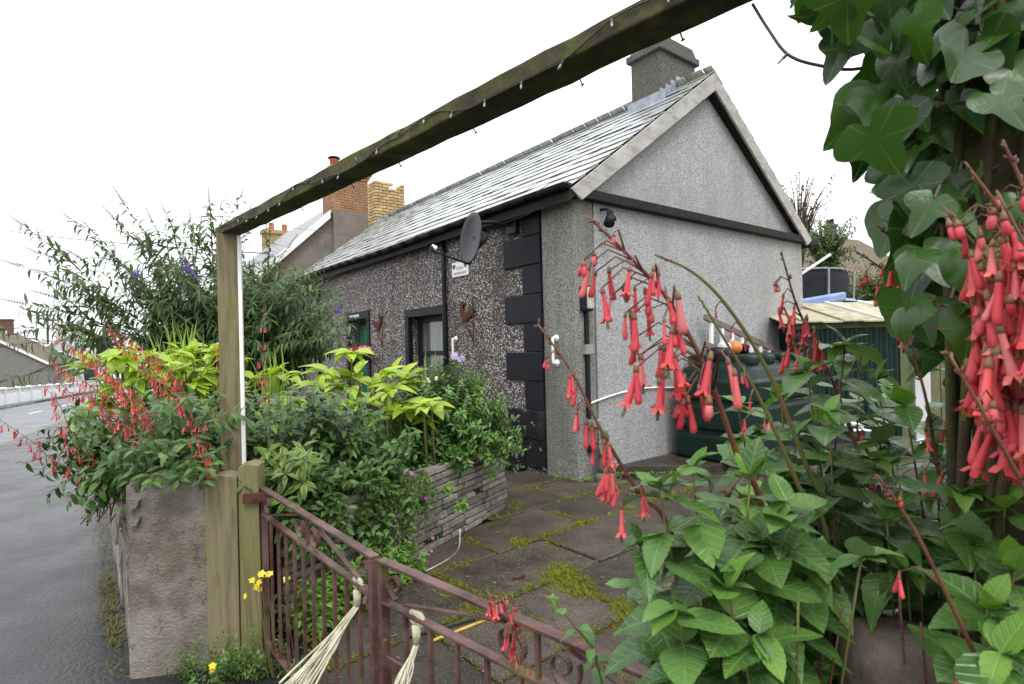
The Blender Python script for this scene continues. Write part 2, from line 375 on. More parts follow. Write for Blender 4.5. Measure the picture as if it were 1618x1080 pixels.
M_barge = surf('weathered_bargeboard', (.40, .385, .36), [(8, (.25, .235, .21), .45, .7, (.6, 8, 2)), (2.5, (.52, .50, .48), .5, .7), (3, (.22, .22, .15), .6, .8)], .8, .3, (30, .3, .004))
M_lead = surf('lead_flashing', (.34, .37, .42), [(8, (.22, .24, .29), .4, .7)], .45, .5, (20, .3, .006), .2)
M_terra = surf('terracotta', (.46, .16, .085), [(9, (.33, .11, .06), .45, .7), (3, (.30, .2, .13), .6, .75)], .8, .3, (30, .3, .004))
M_ridge = surf('ridge_tile', (.22, .12, .055), [(6, (.09, .06, .04), .4, .6), (18, (.36, .22, .09), .55, .7)], .7, .3, (25, .4, .005))
M_ridged = surf('dark_ridge', (.07, .068, .066), [(6, (.03, .03, .03), .4, .6)], .5, .4, (25, .4, .005))
M_ybrick = surf('buff_brick', (.50, .36, .175), [(12, (.37, .25, .11), .45, .7), (4, (.22, .18, .12), .62, .8)], .8, .3, (50, .4, .004), objvar=.3)
M_obrick = surf('orange_brick', (.44, .24, .125), [(7, (.30, .15, .09), .4, .6), (3.5, (.50, .34, .19), .5, .7)], .85, .3, (50, .4, .004), objvar=.3)
M_mortar = surf('mortar', (.13, .11, .09), [(30, (.2, .18, .15), .5, .7)], .95)
M_white = surf('white_paint', (.78, .78, .77), [(5, (.6, .6, .57), .55, .8)], .45, .4)
M_whitep = surf('white_plastic', (.82, .82, .82), [(12, (.66, .66, .62), .6, .8)], .35, .5)
M_greendoor = surf('green_door', (.012, .11, .06), [(5, (.02, .15, .08), .45, .7)], .35, .5)
M_rust = surf('rusty_iron', (.10, .035, .02), [(20, (.045, .018, .014), .45, .65)], .8, .3, (60, .4, .003))
M_dish = surf('dish_grey', (.022, .023, .028), [(3, (.04, .04, .046), .4, .7)], .42, .3)
M_grey = surf('grey_metal', (.33, .33, .33), [(8, (.22, .22, .21), .5, .7)], .5, .5, metal=.4)
M_dark = surf('dark_interior', (.02, .018, .016), [], .9)
M_soil = surf('soil', (.035, .026, .018), [(12, (.06, .045, .03), .45, .65), (40, (.02, .015, .01), .5, .7)], .95, .2, (25, .9, .03))
M_ground = surf('rough_grass_ground', (.06, .075, .03), [(.6, (.10, .10, .045), .4, .7), (8, (.04, .05, .02), .45, .7)], .95, .2, (6, .8, .05), rnd=False)
def wet_tarmac(name, c0, c1, lo, hi, scl=240, bs=.5, spc=.3):
    m, t, b = nmat(name); v = coords(t, False)
    col = mixc(t, ramp(t, noise(t, v, scl, 3), .42, .62), c0, c1)
    col = mixc(t, ramp(t, noise(t, v, 1.1, 6), .45, .7), col, mixc(t, .45, col, (.02, .02, .022, 1)))
    t.links.new(col, b.inputs['Base Color'])
    f = ramp(t, noise(t, v, 1.7, 7), .38, .62, (lo,)*3+(1,), (hi,)*3+(1,)); t.links.new(f, b.inputs['Roughness']); b.inputs['Specular IOR Level'].default_value = spc
    bump(t, b, noise(t, v, scl*.6, 5), bs, .006); return m
M_pave = wet_tarmac('wet_footway_tarmac', (.013, .013, .015, 1), (.042, .043, .048, 1), .26, .42, 75, 1.0, .38)
M_road = wet_tarmac('wet_road_asphalt', (.11, .115, .13, 1), (.17, .175, .19, 1), .30, .5, 120, .3)
M_kerb = surf('concrete_kerb', (.16, .155, .145), [(5, (.10, .10, .09), .4, .7)], .5, .4, (30, .3, .006), objvar=.2)
def slab_mat():
    m, t, b = nmat('wet_paving'); v = coords(t)
    col = mixc(t, ramp(t, noise(t, v, 2.4, 7), .36, .66), (.036, .028, .022, 1), (.078, .064, .052, 1))
    col = mixc(t, ramp(t, noise(t, v, 90, 3), .55, .7), col, (.15, .135, .12, 1))
    col = mixc(t, ramp(t, noise(t, v, 4.2, 7), .6, .74), col, mixc(t, .6, col, (.085, .075, .022, 1)))
    oi = t.nodes.new('ShaderNodeObjectInfo'); col = mixc(t, 1., col, ramp(t, oi.outputs['Random'], 0, 1, (.62, .62, .62, 1), (1.2, 1.17, 1.12, 1)), 'MULTIPLY')
    col = mixc(t, ramp(t, noise(t, v, 11, 8), .58, .66), col, mixc(t, .5, col, (.012, .011, .010, 1)))
    t.links.new(col, b.inputs['Base Color'])
    t.links.new(ramp(t, noise(t, v, 3, 5), .35, .65, (.30,)*3+(1,), (.62,)*3+(1,)), b.inputs['Roughness']); b.inputs['Specular IOR Level'].default_value = .3
    bump(t, b, noise(t, v, 70, 7), .6, .008); return m
M_slab = slab_mat()
M_conc = None
def conc_mat():
    m, t, b = nmat('old_concrete'); v = coords(t, False)
    col = mixc(t, ramp(t, noise(t, v, 4, 8), .38, .66), (.13, .108, .08, 1), (.29, .26, .225, 1))
    col = mixc(t, ramp(t, noise(t, scaled(t, v, (2, 2, .7)), 3.2, 6), .56, .66), col, (.42, .41, .40, 1))
    col = mixc(t, ramp(t, noise(t, v, 22, 5), .58, .7), col, (.09, .075, .055, 1))
    col = mixc(t, ramp(t, noise(t, v, 2.2, 6), .55, .72), col, mixc(t, .6, col, (.10, .095, .035, 1)))
    t.links.new(col, b.inputs['Base Color']); b.inputs['Roughness'].default_value = .8
    hb = t.nodes.new('ShaderNodeMath'); hb.operation = 'ADD'; t.links.new(noise(t, v, 12, 9), hb.inputs[0]); t.links.new(noise(t, v, 90, 4), hb.inputs[1])
    bump(t, b, hb.outputs[0], .6, .02); return m
M_conc = conc_mat()
M_stone = surf('planter_stone', (.22, .195, .165), [(6, (.14, .125, .10), .4, .66), (22, (.30, .275, .245), .52, .7), (3, (.10, .09, .045), .58, .74)], .75, .35, (40, .6, .008), objvar=.35)
M_moss = leafmat('moss', (.115, .13, .018), (.29, .27, .035), .9, .2, spec=.1)
M_grassb = leafmat('joint_grass', (.12, .19, .02), (.25, .29, .04), .6, .25)

# ================================================================== ground, street, patio
W0 = Vector((-1.777, 2.558, 0))
def sh(s): t = max(0, s-3); return -.156*t*t/(t+4)
def zs(s): t = max(0, s-1); return -.033*t*t/(t+3)
def street(s, n, z=0.): p = W0+FD*s-GD*(n+sh(s)); p.z = zs(s)+z; return p
def sstep(a, b, x): t = min(1, max(0, (x-a)/(b-a))); return t*t*(3-2*t)
def hgt(x, y):
    p = Vector((x, y, 0))-W0; s = p.dot(FD); n = -p.dot(GD)-sh(s)
    q = Vector((x, y, 0))-CC; u = q.dot(GD); v = q.dot(FD)
    z = zs(s)*max(sstep(-2.5, -.4, n), sstep(11, 16, v))
    z += 2.0*sstep(7.0, 10.0, u)*(1-sstep(11, 30, v))
    return z-.16
ax = [-400, -250, -150, -100, -80]+[-60+2*i for i in range(30)]+[i*.5 for i in range(0, 50)]+[25+3*i for i in range(15)]+[80, 120, 200, 400]
ay = [-60, -30, -15, -8]+[-5+.75*i for i in range(60)]+[40+3*i for i in range(20)]+[110, 160, 250, 500]
g = MB(); ny = len(ay)
g.v = [(x, y, hgt(x, y)) for x in ax for y in ay]
g.f = [(i*ny+j, (i+1)*ny+j, (i+1)*ny+j+1, i*ny+j+1) for i in range(len(ax)-1) for j in range(ny-1)]; g.mi = [0]*len(g.f)
struct(g.build('ground', M_ground, smooth=True))
def strip(n0, n1, s0, s1, z, step=1., th=.0):
    m = MB(); k = int((s1-s0)/step)+1
    ss = [s0+(s1-s0)*i/k for i in range(k+1)]
    m.v = [tuple(street(s, n, z)) for s in ss for n in (n0, n1)]
    m.f = [(2*i, 2*i+2, 2*i+3, 2*i+1) for i in range(k)]; m.mi = [0]*k
    return m
pv = strip(-.35, 2.5, -12, 70, .0); ap = strip(-1.3, -.34, -12, .4, -.014); pv.add(ap.v, ap.f); struct(pv.build('pavement', M_pave))
struct(strip(2.62, 7.6, -12, 75, -.1).build('road', M_road))
struct(strip(7.72, 8.3, -12, 75, .0).build('far_pavement', M_pave))
for nm, n0 in (('kerb', 2.5), ('far_kerb', 7.6)):
    kb = struct(strip(n0, n0+.12, -12, 75, -.11).build(nm, M_kerb))
    for i in range(46):
        s0 = -2+i*.92; p, q = street(s0, n0+.06, -.06), street(s0+.91, n0+.06, -.06)
        MB().bar(p, q, .12, .135).build('kerb_stone', M_kerb, kb, bevel=.012, seg=1)
ml = [(s, s+2.0) for s in range(3, 60, 6)]
mk = MB()
for a, b_ in ml:
    st = strip(5.05, 5.17, a, b_, -.094, .7); mk.add(st.v, st.f)
struct(mk.build('road_marking', M_white))

# patio: slabs 0.60 x 0.93 laid square to the cottage, roughly
PA = R_(39.5); PX = Vector((math.cos(PA), math.sin(PA), 0)); PY = Vector((-math.sin(PA), math.cos(PA), 0))
P0 = gnd(787, 873)
base = MB(); poly = [(-1.35, 2.85), (.42, .62), (2.2, 1.9), (7.2, 8.6), (5.9, 10.1), (.72, 6.0), (-6.9, 15.2), (-8.2, 14.0), (-.1, 5.06)]
base.prism([(-1.3, 2.9), (.2, .3), (1.0, -.4), (6.5, 4.5), (6.0, 8.8), (4.9, 9.2), (.74, 5.97), (.56, 5.86), (-5.9, 14.2), (-6.6, 13.6), (-.12, 5.02)], lambda p, k: Vector((p[0], p[1], -.12+k*.095)))
patio = struct(base.build('patio', M_soil))
def inpoly(x, y, P):
    c = False; j = len(P)-1
    for i in range(len(P)):
        if ((P[i][1] > y) != (P[j][1] > y)) and x < (P[j][0]-P[i][0])*(y-P[i][1])/(P[j][1]-P[i][1])+P[i][0]: c = not c
        j = i
    return c
PAT = [(-1.28, 2.95), (.25, .9), (.9, .7), (3.2, 2.6), (4.6, 4.7), (5.0, 8.2), (3.9, 8.4), (.74, 5.9), (.5, 5.82), (-5.0, 12.8), (-5.7, 12.2), (-.10, 5.02)]
slab_me = [bevbox('slab', .925, .592, .05, .007, M_slab, 1, .0025) for _ in range(4)]
# column = along PX, staggered rows along PY
slab_rects = []
for j in range(-9, 16):
    off = (.42 if j % 2 else 0.)
    for i in range(-9, 12):
        c = P0+PX*(i*.94+off+.47)+PY*(j*.605+.30)
        if inpoly(c.x, c.y, PAT):
            tz = random.uniform(-.004, .006)
            link('slab', random.choice(slab_me), patio, world=Matrix.Translation((c.x, c.y, tz-.02)) @ Matrix.Rotation(PA+random.uniform(-.012, .012), 4, 'Z') @ Matrix.Rotation(random.uniform(-.006, .006), 4, 'X'))
            slab_rects.append((i, j, c))
# moss and grass in the joints
mo = []; gr = []
from mathutils import noise as mnoise
blade = leaf_tmpl(1., .16, 2, .35, .1, .35)
def tuft(p, n, h, lst, spread=.01):
    for _ in range(n):
        a = random.uniform(0, 2*PI); d = Vector((math.cos(a)*.7, math.sin(a)*.7, random.uniform(.3, 1.2)))
        lst.append(orient(p+Vector((random.gauss(0, spread), random.gauss(0, spread), 0)), d, (math.cos(a+1.5), math.sin(a+1.5), .2), h*random.uniform(.6, 1.3)))
for i, j, c in slab_rects:
    dcam = c.length
    if dcam > 6.5: continue
    for (p, q) in ((c-PX*.47-PY*.3, c+PX*.47-PY*.3), (c-PX*.47-PY*.3, c-PX*.47+PY*.3)):
        L = (q-p).length; n = int(L/.0042)
        for k in range(n):
            w = p.lerp(q, random.random()); dens = mnoise.noise(w*1.7)+.55*mnoise.noise(w*6.)+.40
            if dens < random.uniform(-.35, .4): continue
            wd_ = .007+.020*max(0, dens)
            w = w+Vector((random.gauss(0, wd_), random.gauss(0, wd_), 0)); w.z = .004
            tuft(w, 3, random.uniform(.010, .020)+.016*max(0, dens), mo, .006)
            if random.random() < .06 and dens > .25: tuft(w, 4, random.uniform(.025, .05), gr, .012)
for (px, py, r, n) in ((890, 912, .10, 520), (915, 930, .08, 260), (760, 955, .10, 240), (990, 966, .07, 200), (820, 858, .06, 120), (720, 935, .05, 100), (815, 800, .07, 90), (845, 990, .06, 80)):
    c = gnd(px, py)
    for _ in range(n):
        w = c+Vector((random.gauss(0, r*.6), random.gauss(0, r), 0)); w.z = .004
        tuft(w, 3, random.uniform(.018, .04), mo if random.random() < .6 else gr, .01)
stuff(link('joint_moss', scatter_mesh('joint_moss', blade, mo, M_moss), patio))
lit = []
for _ in range(1500):
    p = Vector((random.uniform(-1.2, 3.), random.uniform(1.0, 6.5), .012))
    if inpoly(p.x, p.y, PAT): lit.append(orient(p, rv(1)*Vector((1, 1, 0)) if False else Vector((random.uniform(-1, 1), random.uniform(-1, 1), .05)), (random.uniform(-.4, .4), 0, 1), random.uniform(.006, .03)))
stuff(link('leaf_litter', scatter_mesh('leaf_litter', leaf_tmpl(1., .5, 2, .45, .25, .2), lit, leafmat('litter', (.10, .06, .03), (.22, .17, .09), .8, .1)), patio))
stuff(link('joint_grass', scatter_mesh('joint_grass', blade, gr, M_grassb), patio))

# ================================================================== the cottage
cot = thing('cottage', 'single storey cottage with grey gable, dark pebbledash front and slate roof', 'house', CC, HA)
I4 = Matrix.Identity(4)
def part(mb, name, mat, parent=cot, **k): return mb.build(name, mat, parent, local=I4 if parent is cot else None, **k)
EV, RG, HWD, LEN = 3.25, 5.17, 2.66, 10.5       # eaves, ridge, half width, length
SL = (RG-EV)/HWD
WY0, WY1, WZ0, WZ1 = 2.78, 3.86, .78, 1.98; DY0, DY1, DZ1 = 5.53, 6.42, 2.06
fw = MB()
for y0, y1, z0, z1 in ((.56, WY0, -.1, 3.14), (WY0, WY1, -.1, WZ0), (WY0, WY1, WZ1, 3.14), (WY1, DY0, -.1, 3.14), (DY0, DY1, DZ1, 3.14), (DY1, LEN, -.1, 3.14)):
    fw.box(0, .4, y0, y1, z0, z1)
fwall = part(fw, 'front_wall', M_pebble)
cs = MB().box(-.012, .3, -.012, .555, -.1, 3.12)
part(cs, 'corner_render', M_corner, bevel=.05, seg=3)
ga = MB(); ga.prism([(.31, -.1), (2*HWD, -.1), (2*HWD, 3.1), (.31, 3.1)], lambda p, k: Vector((p[0], k*.3, p[1])))
part(ga, 'gable_wall', M_render)
gb = MB(); gb.prism([(.02, 3.1), (2*HWD-.02, 3.1), (HWD, 3.1+(HWD-.02)*SL)], lambda p, k: Vector((p[0], .03+k*.3, p[1])))
part(gb, 'gable_triangle', M_render)
rw = MB().box(2*HWD-.3, 2*HWD-.01, .31, LEN, -.1, 3.1); rw.prism([(.4, -.1), (2*HWD-.3, -.1), (2*HWD-.3, 3.1), (HWD, 5.0), (.4, 3.1)], lambda p, k: Vector((p[0], LEN-.3+k*.29, p[1])))
part(rw, 'rear_wall', M_nrender)
# quoins: alternating wide and narrow black blocks
for i in range(9):
    z1 = 3.13-i*.345; z0 = z1-.345; wide = i % 2 == 1
    if z0 < -.05: z0 = -.05
    q = MB().box(-.032 if wide else -.026, .1, .553, 1.24 if wide else .885, z0+.004, z1-.004)
    part(q, 'quoin', M_black if i < 7 else M_blackpeel, bevel=.006, seg=1)
pl = MB()
for y0, y1 in ((.9, DY0-.1), (DY1+.1, LEN)): pl.box(-.02, .05, y0, y1, -.1, .42)
part(pl, 'plinth', M_blackpeel)
# window
wroot = part(MB().box(-.025, .06, WY0-.12, WY0, WZ0-.1, WZ1+.0).box(-.025, .06, WY1, WY1+.12, WZ0-.1, WZ1).box(-.027, .06, WY0-.122, WY1+.122, WZ1, WZ1+.13), 'window', M_black, bevel=.004, seg=1)
def sub(mb, name, mat, par, **k): return mb.build(name, mat, par, world=wm(cot), **k)
sub(MB().box(-.06, .2, WY0-.14, WY1+.14, WZ0-.09, WZ0+.0), 'sill', M_black, wroot, bevel=.006)
fr = MB(); X0, X1 = .15, .21
fr.box(X0, X1, WY0, WY0+.10, WZ0, WZ1).box(X0, X1, WY1-.10, WY1, WZ0, WZ1).box(X0-.002, X1+.002, WY0+.1, WY1-.1, WZ1-.09, WZ1).box(X0-.002, X1, WY0+.1, WY1-.1, WZ0, WZ0+.08).box(X0-.012, X1, WY0+.1, WY1-.1, 1.36, 1.43)
sub(fr, 'frame', M_black, wroot, bevel=.005)
m, t, b = nmat('window_glass'); b.inputs['Base Color'].default_value = (.8, .85, .85, 1); b.inputs['Roughness'].default_value = .02; b.inputs['Transmission Weight'].default_value = .9; b.inputs['IOR'].default_value = 1.45; M_glass = m
for z0, z1 in ((1.43, WZ1-.09), (WZ0+.08, 1.36)):
    sub(MB().box(X0+.03, X0+.036, WY0+.1, WY1-.1, z0, z1), 'pane', M_glass, wroot)
M_curtain = surf('net_curtain', (.20, .20, .17), [(4, (.10, .11, .085), .4, .6, (1, 7, .4))], .9)
cu = MB(); n = 40
for i in range(n):
    y0 = WY0+(WY1-WY0)*i/n; y1 = WY0+(WY1-WY0)*(i+1)/n
    f_ = lambda y: .34+.03*math.sin(y*38)+.012*math.sin(y*90)
    cu.add([(f_(y0), y0, WZ0), (f_(y1), y1, WZ0), (f_(y1), y1, WZ1), (f_(y0), y0, WZ1)], [(0, 1, 2, 3)])
sub(cu, 'curtain', M_curtain, wroot, smooth=True)
# door
droot = part(MB().box(-.025, .06, DY0-.12, DY0, -.05, DZ1).box(-.025, .06, DY1, DY1+.12, -.05, DZ1).box(-.027, .06, DY0-.122, DY1+.122, DZ1, DZ1+.14), 'door_surround', M_black, bevel=.004, seg=1)
dm = MB().box(.2, .245, DY0+.02, DY1-.02, .08, DZ1-.1)
for y0, y1, z0, z1 in ((DY0+.1, DY0+.41, .25, .85), (DY0+.48, DY1-.1, .25, .85), (DY0+.1, DY0+.41, 1.0, 1.85), (DY0+.48, DY1-.1, 1.0, 1.85)): dm.box(.186, .2, y0, y1, z0, z1)
dr = sub(dm, 'door', M_greendoor, droot, bevel=.006)
sub(MB().box(.17, .26, DY0, DY1, DZ1-.1, DZ1), 'door_head', M_blackwood, droot); sub(MB().box(.0, .4, DY0, DY1, -.05, .08), 'door_step', M_slab, droot)
np_ = MB()
for k in range(9): np_.box(-.032, -.026, 5.86+k*.052, 5.86+k*.052+random.uniform(.025, .042), 2.105, 2.15)
sub(np_, 'name_lettering', M_whitep, droot)
sub(MB().tube([hw(-.0+.17, DY0+.12, 1.05), hw(.12, DY0+.12, 1.05), hw(.12, DY0+.23, 1.05)], .011, 8), 'door_handle', M_grey, droot) if False else MB().tube([hw(.19, DY0+.1, 1.0), hw(.14, DY0+.1, 1.0), hw(.14, DY0+.22, 1.0)], .011, 8).build('door_handle', M_grey, droot)
# roof
rf = MB()
for sg in (0, 1):
    X = (lambda x: x) if sg == 0 else (lambda x: 2*HWD-x)
    rf.prism([(-.16, EV-.16*SL-.03), (HWD, RG-.03), (HWD, RG-.14), (-.16, EV-.16*SL-.13)], lambda p, k: Vector((X(p[0]), -.1+k*(LEN+.2), p[1])))
roof = part(rf, 'roof', M_blackwood)
sa = math.atan(SL); exp_ = .252; sw = .285
sl_me = [bevbox('slate', .34, sw-.013, .008, .0015, M_slate) for _ in range(1)]
for dnt in range(4):                               # chipped and cut slates
    s_ = MB(); a = random.uniform(.04, .10); w2 = (sw-.013)/2
    s_.prism([(-.17+a, -w2), (.17, -w2), (.17, w2), (-.17, w2), (-.17+random.uniform(0, .015), -w2+a)], lambda p, k: Vector((p[0], p[1], -.004+k*.008)))
    sl_me.append(s_.mesh('slate', M_slate))
slates = []; rows = 14
for r in range(rows):
    x = -.17+(r*exp_+.15)*math.cos(sa)
    for k in range(-1, int(LEN/sw)+1):
        y = k*sw+(.5*sw if r % 2 else 0)+sw/2-.105
        if y-sw/2 < -.26 or y+sw/2 > LEN+.14: continue
        slates.append((x, y if y-sw/2 > -.12 else y+.25*sw))
front = sorted(slates, key=lambda p: (hw(p[0], p[1], EV+p[0]*SL)-Vector((0, 0, EYE))).length)
def slmat(x, y, back=False):
    M = Matrix.Translation((x, y, EV+x*SL+.012+random.uniform(0, .004))) @ Matrix.Diagonal((1, .5 if y < .02 else 1, 1, 1)) @ Matrix.Rotation(-sa+.055+random.uniform(-.003, .003), 4, 'Y') @ Matrix.Rotation(random.uniform(-.005, .005), 4, 'Z')
    return Matrix.Translation((random.choice((0, 0, 0, -.012)), 0, 0)) @ M
for p in front[:300]: link('slate', sl_me[0] if random.random() < .70 else random.choice(sl_me[1:]), roof, world=wm(cot) @ slmat(*p))
def mesh_T(me): return (np.array([tuple(v.co) for v in me.vertices]), [tuple(p.vertices) for p in me.polygons])
qb = MB().box(-.17, .17, -(sw-.013)/2, (sw-.013)/2, -.004, .004)
qT = (np.array(qb.v, float), np.array(qb.f, int), np.zeros((8, 2)))
rest = [wm(cot) @ slmat(*p) for p in front[300:]]
FL = Matrix.Translation((2*HWD, 0, 0)) @ Matrix.Scale(-1, 4, (1, 0, 0))
rest += [wm(cot) @ FL @ slmat(*p) for p in slates]
stuff(link('slates', scatter_mesh('slates', qT, rest, M_slate, False), roof))
for i in range(24):                                # ridge tiles
    y0 = -.1+i*.45
    if .45 < y0+.2 < 1.05 or y0+.44 > LEN+.1 or y0 > 9.5: continue
    rt = MB(); rt.prism([(HWD-.13, RG-.065), (HWD, RG+.035), (HWD+.13, RG-.065), (HWD+.12, RG-.085), (HWD, RG+.008), (HWD-.12, RG-.085)], lambda p, k: Vector((p[0], y0+k*.445, p[1]+random.uniform(0, .004))))
    sub(rt, 'ridge_tile', M_ridge if i < 2 else M_ridged, roof)
# barge boards
for sg, nm in ((0, 'bargeboard'), (1, 'bargeboard')):
    X = (lambda x: x) if sg == 0 else (lambda x: 2*HWD-x)
    bb = MB(); bb.prism([(-.14, EV-.14*SL-.02), (HWD-.002, RG-.015), (HWD-.002, RG-.26), (.02, EV-.235+.02*SL)], lambda p, k: Vector((X(p[0]), -.115+k*.035, p[1])))
    part(bb, nm, M_barge, bevel=.004, seg=1)
    fl = MB(); fl.prism([(.10, 3.19), (HWD, RG-.245), (HWD, RG-.29), (.16, 3.19)], lambda p, k: Vector((X(p[0]), -.075+k*.1, p[1])))
    part(fl, 'verge_fillet', M_blackwood)
part(MB().box(-.08, 2*HWD+.42, -.10, .028, 3.065, 3.175), 'string_board', M_blackwood, bevel=.008)
# eaves: soffit, fascia, half-round gutter with brackets
part(MB().box(-.13, .0, .56, LEN, 3.09, 3.12).box(-.15, -.115, .0, LEN, 3.05, 3.16), 'fascia', M_blackwood)
gu = MB(); prof = [(-.055*math.cos(a), -.055*math.sin(a)) for a in [PI*i/8 for i in range(9)]]; prof = prof+[(.049*math.cos(PI-a), -.049*math.sin(a)) for a in [PI*(8-i)/8 for i in range(9)]][:0]
N = 24
for i in range(N):
    pass
sag = lambda y: .018*math.sin(y*.9+1)-.004*y*.3
ys = [-.14+(LEN+.2)*i/N for i in range(N+1)]
for a in range(8):
    (xa, za), (xb, zb) = prof[a], prof[a+1]
    for i in range(N):
        gu.add([(-.215+xa, ys[i], 3.165+za+sag(ys[i])), (-.215+xb, ys[i], 3.165+zb+sag(ys[i])), (-.215+xb, ys[i+1], 3.165+zb+sag(ys[i+1])), (-.215+xa, ys[i+1], 3.165+za+sag(ys[i+1]))], [(0, 1, 2, 3)])
gu.add([(-.215+x, ys[0], 3.165+z+sag(ys[0])) for x, z in prof], [tuple(range(9))])
go = part(gu, 'gutter', M_gutter, smooth=True); sm = go.modifiers.new('solid', 'SOLIDIFY'); sm.thickness = .004
part(MB().tube([(-.04, 2.66, 3.11), (-.05, 2.66, 2.6), (-.045, 2.67, 1.5), (-.045, 2.66, .05)], .034, 10), 'downpipe', M_gutter, smooth=True)
part(MB().tube([(-.03, 8.1, 3.08), (-.04, 8.1, 2.0), (-.04, 8.1, .3)], .03, 8), 'downpipe', M_gutter, smooth=True)
for pts, r in (([(-.02, 2.74, 3.0), (-.02, 2.745, 2.2), (-.02, 2.75, .4)], .007), ([(-.02, 4.4, 3.1), (-.02, 4.42, 2.6), (-.02, 4.36, 2.2)], .004), ([(-.2, .1, 3.13), (-.22, .45, 2.98), (-.19, .9, 2.97), (-.12, 1.3, 2.99), (-.08, 2.2, 3.02), (-.06, 4, 3.03), (-.05, 7, 3.03)], .006)):
    part(MB().tube(catmull(pts, 5), r, 5), 'wall_cable', M_gutter, smooth=True)
# chimneys
ch = MB().box(2.24, 3.10, .48, 1.0, 4.6, 5.62)
chim = part(ch, 'chimney', M_chimr, bevel=.02)
cp = MB().box(2.19, 3.15, .43, 1.05, 5.60, 5.70); cp.prism([(2.215, 5.70), (3.125, 5.70), (3.02, 5.83), (2.32, 5.83)], lambda p, k: Vector((p[0], .46+k*.56, p[1])))
sub(cp, 'chimney_cap', M_chimr, chim, bevel=.015)
sub(MB().lathe([(.12, 5.80), (.115, 5.95), (.105, 6.2), (.125, 6.22), (.125, 6.28), (.09, 6.28)], 16, Matrix.Translation((2.67, .72, 0))), 'chimney_pot', M_terra, chim, smooth=True)
lf = MB()
for k in range(4):
    x0 = 2.22+k*.125
    lf.box(x0, x0+.135, .465, .482, EV+x0*SL-.02, EV+(x0+.135)*SL+.10)
lf.prism([(2.10, EV+2.10*SL+.018), (2.25, EV+2.25*SL+.018), (2.25, EV+2.25*SL+.14), (2.225, EV+2.25*SL+.14), (2.225, EV+2.225*SL+.02)], lambda p, k: Vector((p[0], .40+k*.66, p[1])))
sub(lf, 'flashing', M_lead, chim)
fch = part(MB().box(2.23, 3.09, 9.96, 10.38, 4.3, 5.93), 'far_chimney', M_mortar)
bm_ = bevbox('brick', .204, .103, .067, .004, M_ybrick)
def bricks(par, x0, x1, y0, y1, z0, z1, W, ragged=False, me=bm_, bl=.222, bh=.084):
    nz_ = int((z1-z0)/bh)
    for k in range(nz_):
        z = z0+(k+.5)*bh; o = (k % 2)*.5
        for ax_, a0, a1, fixed in ((0, x0, x1, y0), (0, x0, x1, y1), (1, y0, y1, x0), (1, y0, y1, x1)):
            n_ = max(1, round((a1-a0)/bl)); st0 = (a1-a0)/n_
            cells = [(a0+i*st0, st0) for i in range(n_)] if k % 2 == 0 else [(a0, st0/2)]+[(a0+(i+.5)*st0, st0) for i in range(n_-1)]+[(a1-st0/2, st0/2)]
            n_ = len(cells)
            for i, (cs_, st) in enumerate(cells):
                c = cs_+st/2
                if ragged and k >= nz_-2 and ax_ == 0 and not (i < n_*.45 or i == n_-1): continue
                if ragged and k == nz_-1 and i == n_-1: continue
                inn = .045
                p = (c, fixed+(inn if fixed == y0 else -inn), z) if ax_ == 0 else (fixed+(inn if fixed == x0 else -inn), c, z)
                M = Matrix.Translation(p) @ Matrix.Rotation(0 if ax_ == 0 else PI/2, 4, 'Z') @ Matrix.Diagonal((st/.222, 1, 1, 1))
                link('brick', me, par, world=W @ M)
bricks(fch, 2.21, 3.11, 9.94, 10.40, 4.78, 6.13, wm(cot), True)
sub(MB().box(2.14, 2.23, 9.86, 10.5, 4.72, 4.86).box(2.23, 2.5, 9.915, 9.935, 4.8, 5.08).box(2.5, 2.75, 9.917, 9.936, 4.95, 5.22), 'flashing', M_lead, fch)

# ---- fixed to the cottage
def mount(name, label, cat, u, v, z): return thing(name, label, cat, hw(u, v, z), HA)
def mpart(mb, name, mat, root, **k): return mb.build(name, mat, root, local=I4, **k)
# satellite dish on a cranked arm
dc = at(742, 376, 6.5); sdsh = thing('satellite_dish', 'dark grey oval satellite dish on a cranked arm under the eaves', 'satellite dish', hw(-.03, 1.02, 2.95))
nrm = Vector((-.83, -.52, .12)).normalized()
dsh = MB(); n = 28; rings = 6; ux = nrm.cross(Vector((0, 0, 1))).normalized(); uz = ux.cross(nrm).normalized()*-1
if uz.z < 0: uz = -uz
for i in range(rings+1):
    r = i/rings
    for j in range(n):
        a = 2*PI*j/n; dsh.v.append(tuple(dc+ux*(.26*r*math.cos(a))+uz*(.31*r*math.sin(a))+nrm*(.06*r*r-.06)))
for i in range(rings):
    for j in range(n): dsh.f.append((i*n+j, i*n+(j+1) % n, (i+1)*n+(j+1) % n, (i+1)*n+j)); dsh.mi.append(0)
o = dsh.build('reflector', M_dish, sdsh, smooth=True); md = o.modifiers.new('solid', 'SOLIDIFY'); md.thickness = .012
br = hw(-.03, 1.02, 2.95); bk = dc-nrm*.1
MB().tube(catmull([br+Vector((0, 0, 0)), hw(-.25, 1.15, 3.0), hw(-.42, 1.3, 2.97), bk+Vector((.1, 0, .03)), bk+Vector((0, 0, -.1))], 5), .022, 10).build('arm', M_gutter, sdsh, smooth=True)
MB().box(-.05, .0, -.1, .1, -.1, .1).build('wall_bracket', M_gutter, sdsh, world=Matrix.Translation(br) @ Matrix.Rotation(HA, 4, 'Z'), bevel=.006)
MB().tube([dc-nrm*.08, dc-nrm*.16], .06, 10).build('clamp', M_dish, sdsh)
lb = dc-uz*.30+nrm*.02; le = dc-uz*.24+nrm*.46
MB().tube([lb-nrm*.06, lb, le], .014, 8).build('feed_arm', M_gutter, sdsh)
ln = MB().tube([le, le+Vector((.0, 0, .05))], .028, 10); ln.build('receiver_holder', M_gutter, sdsh)
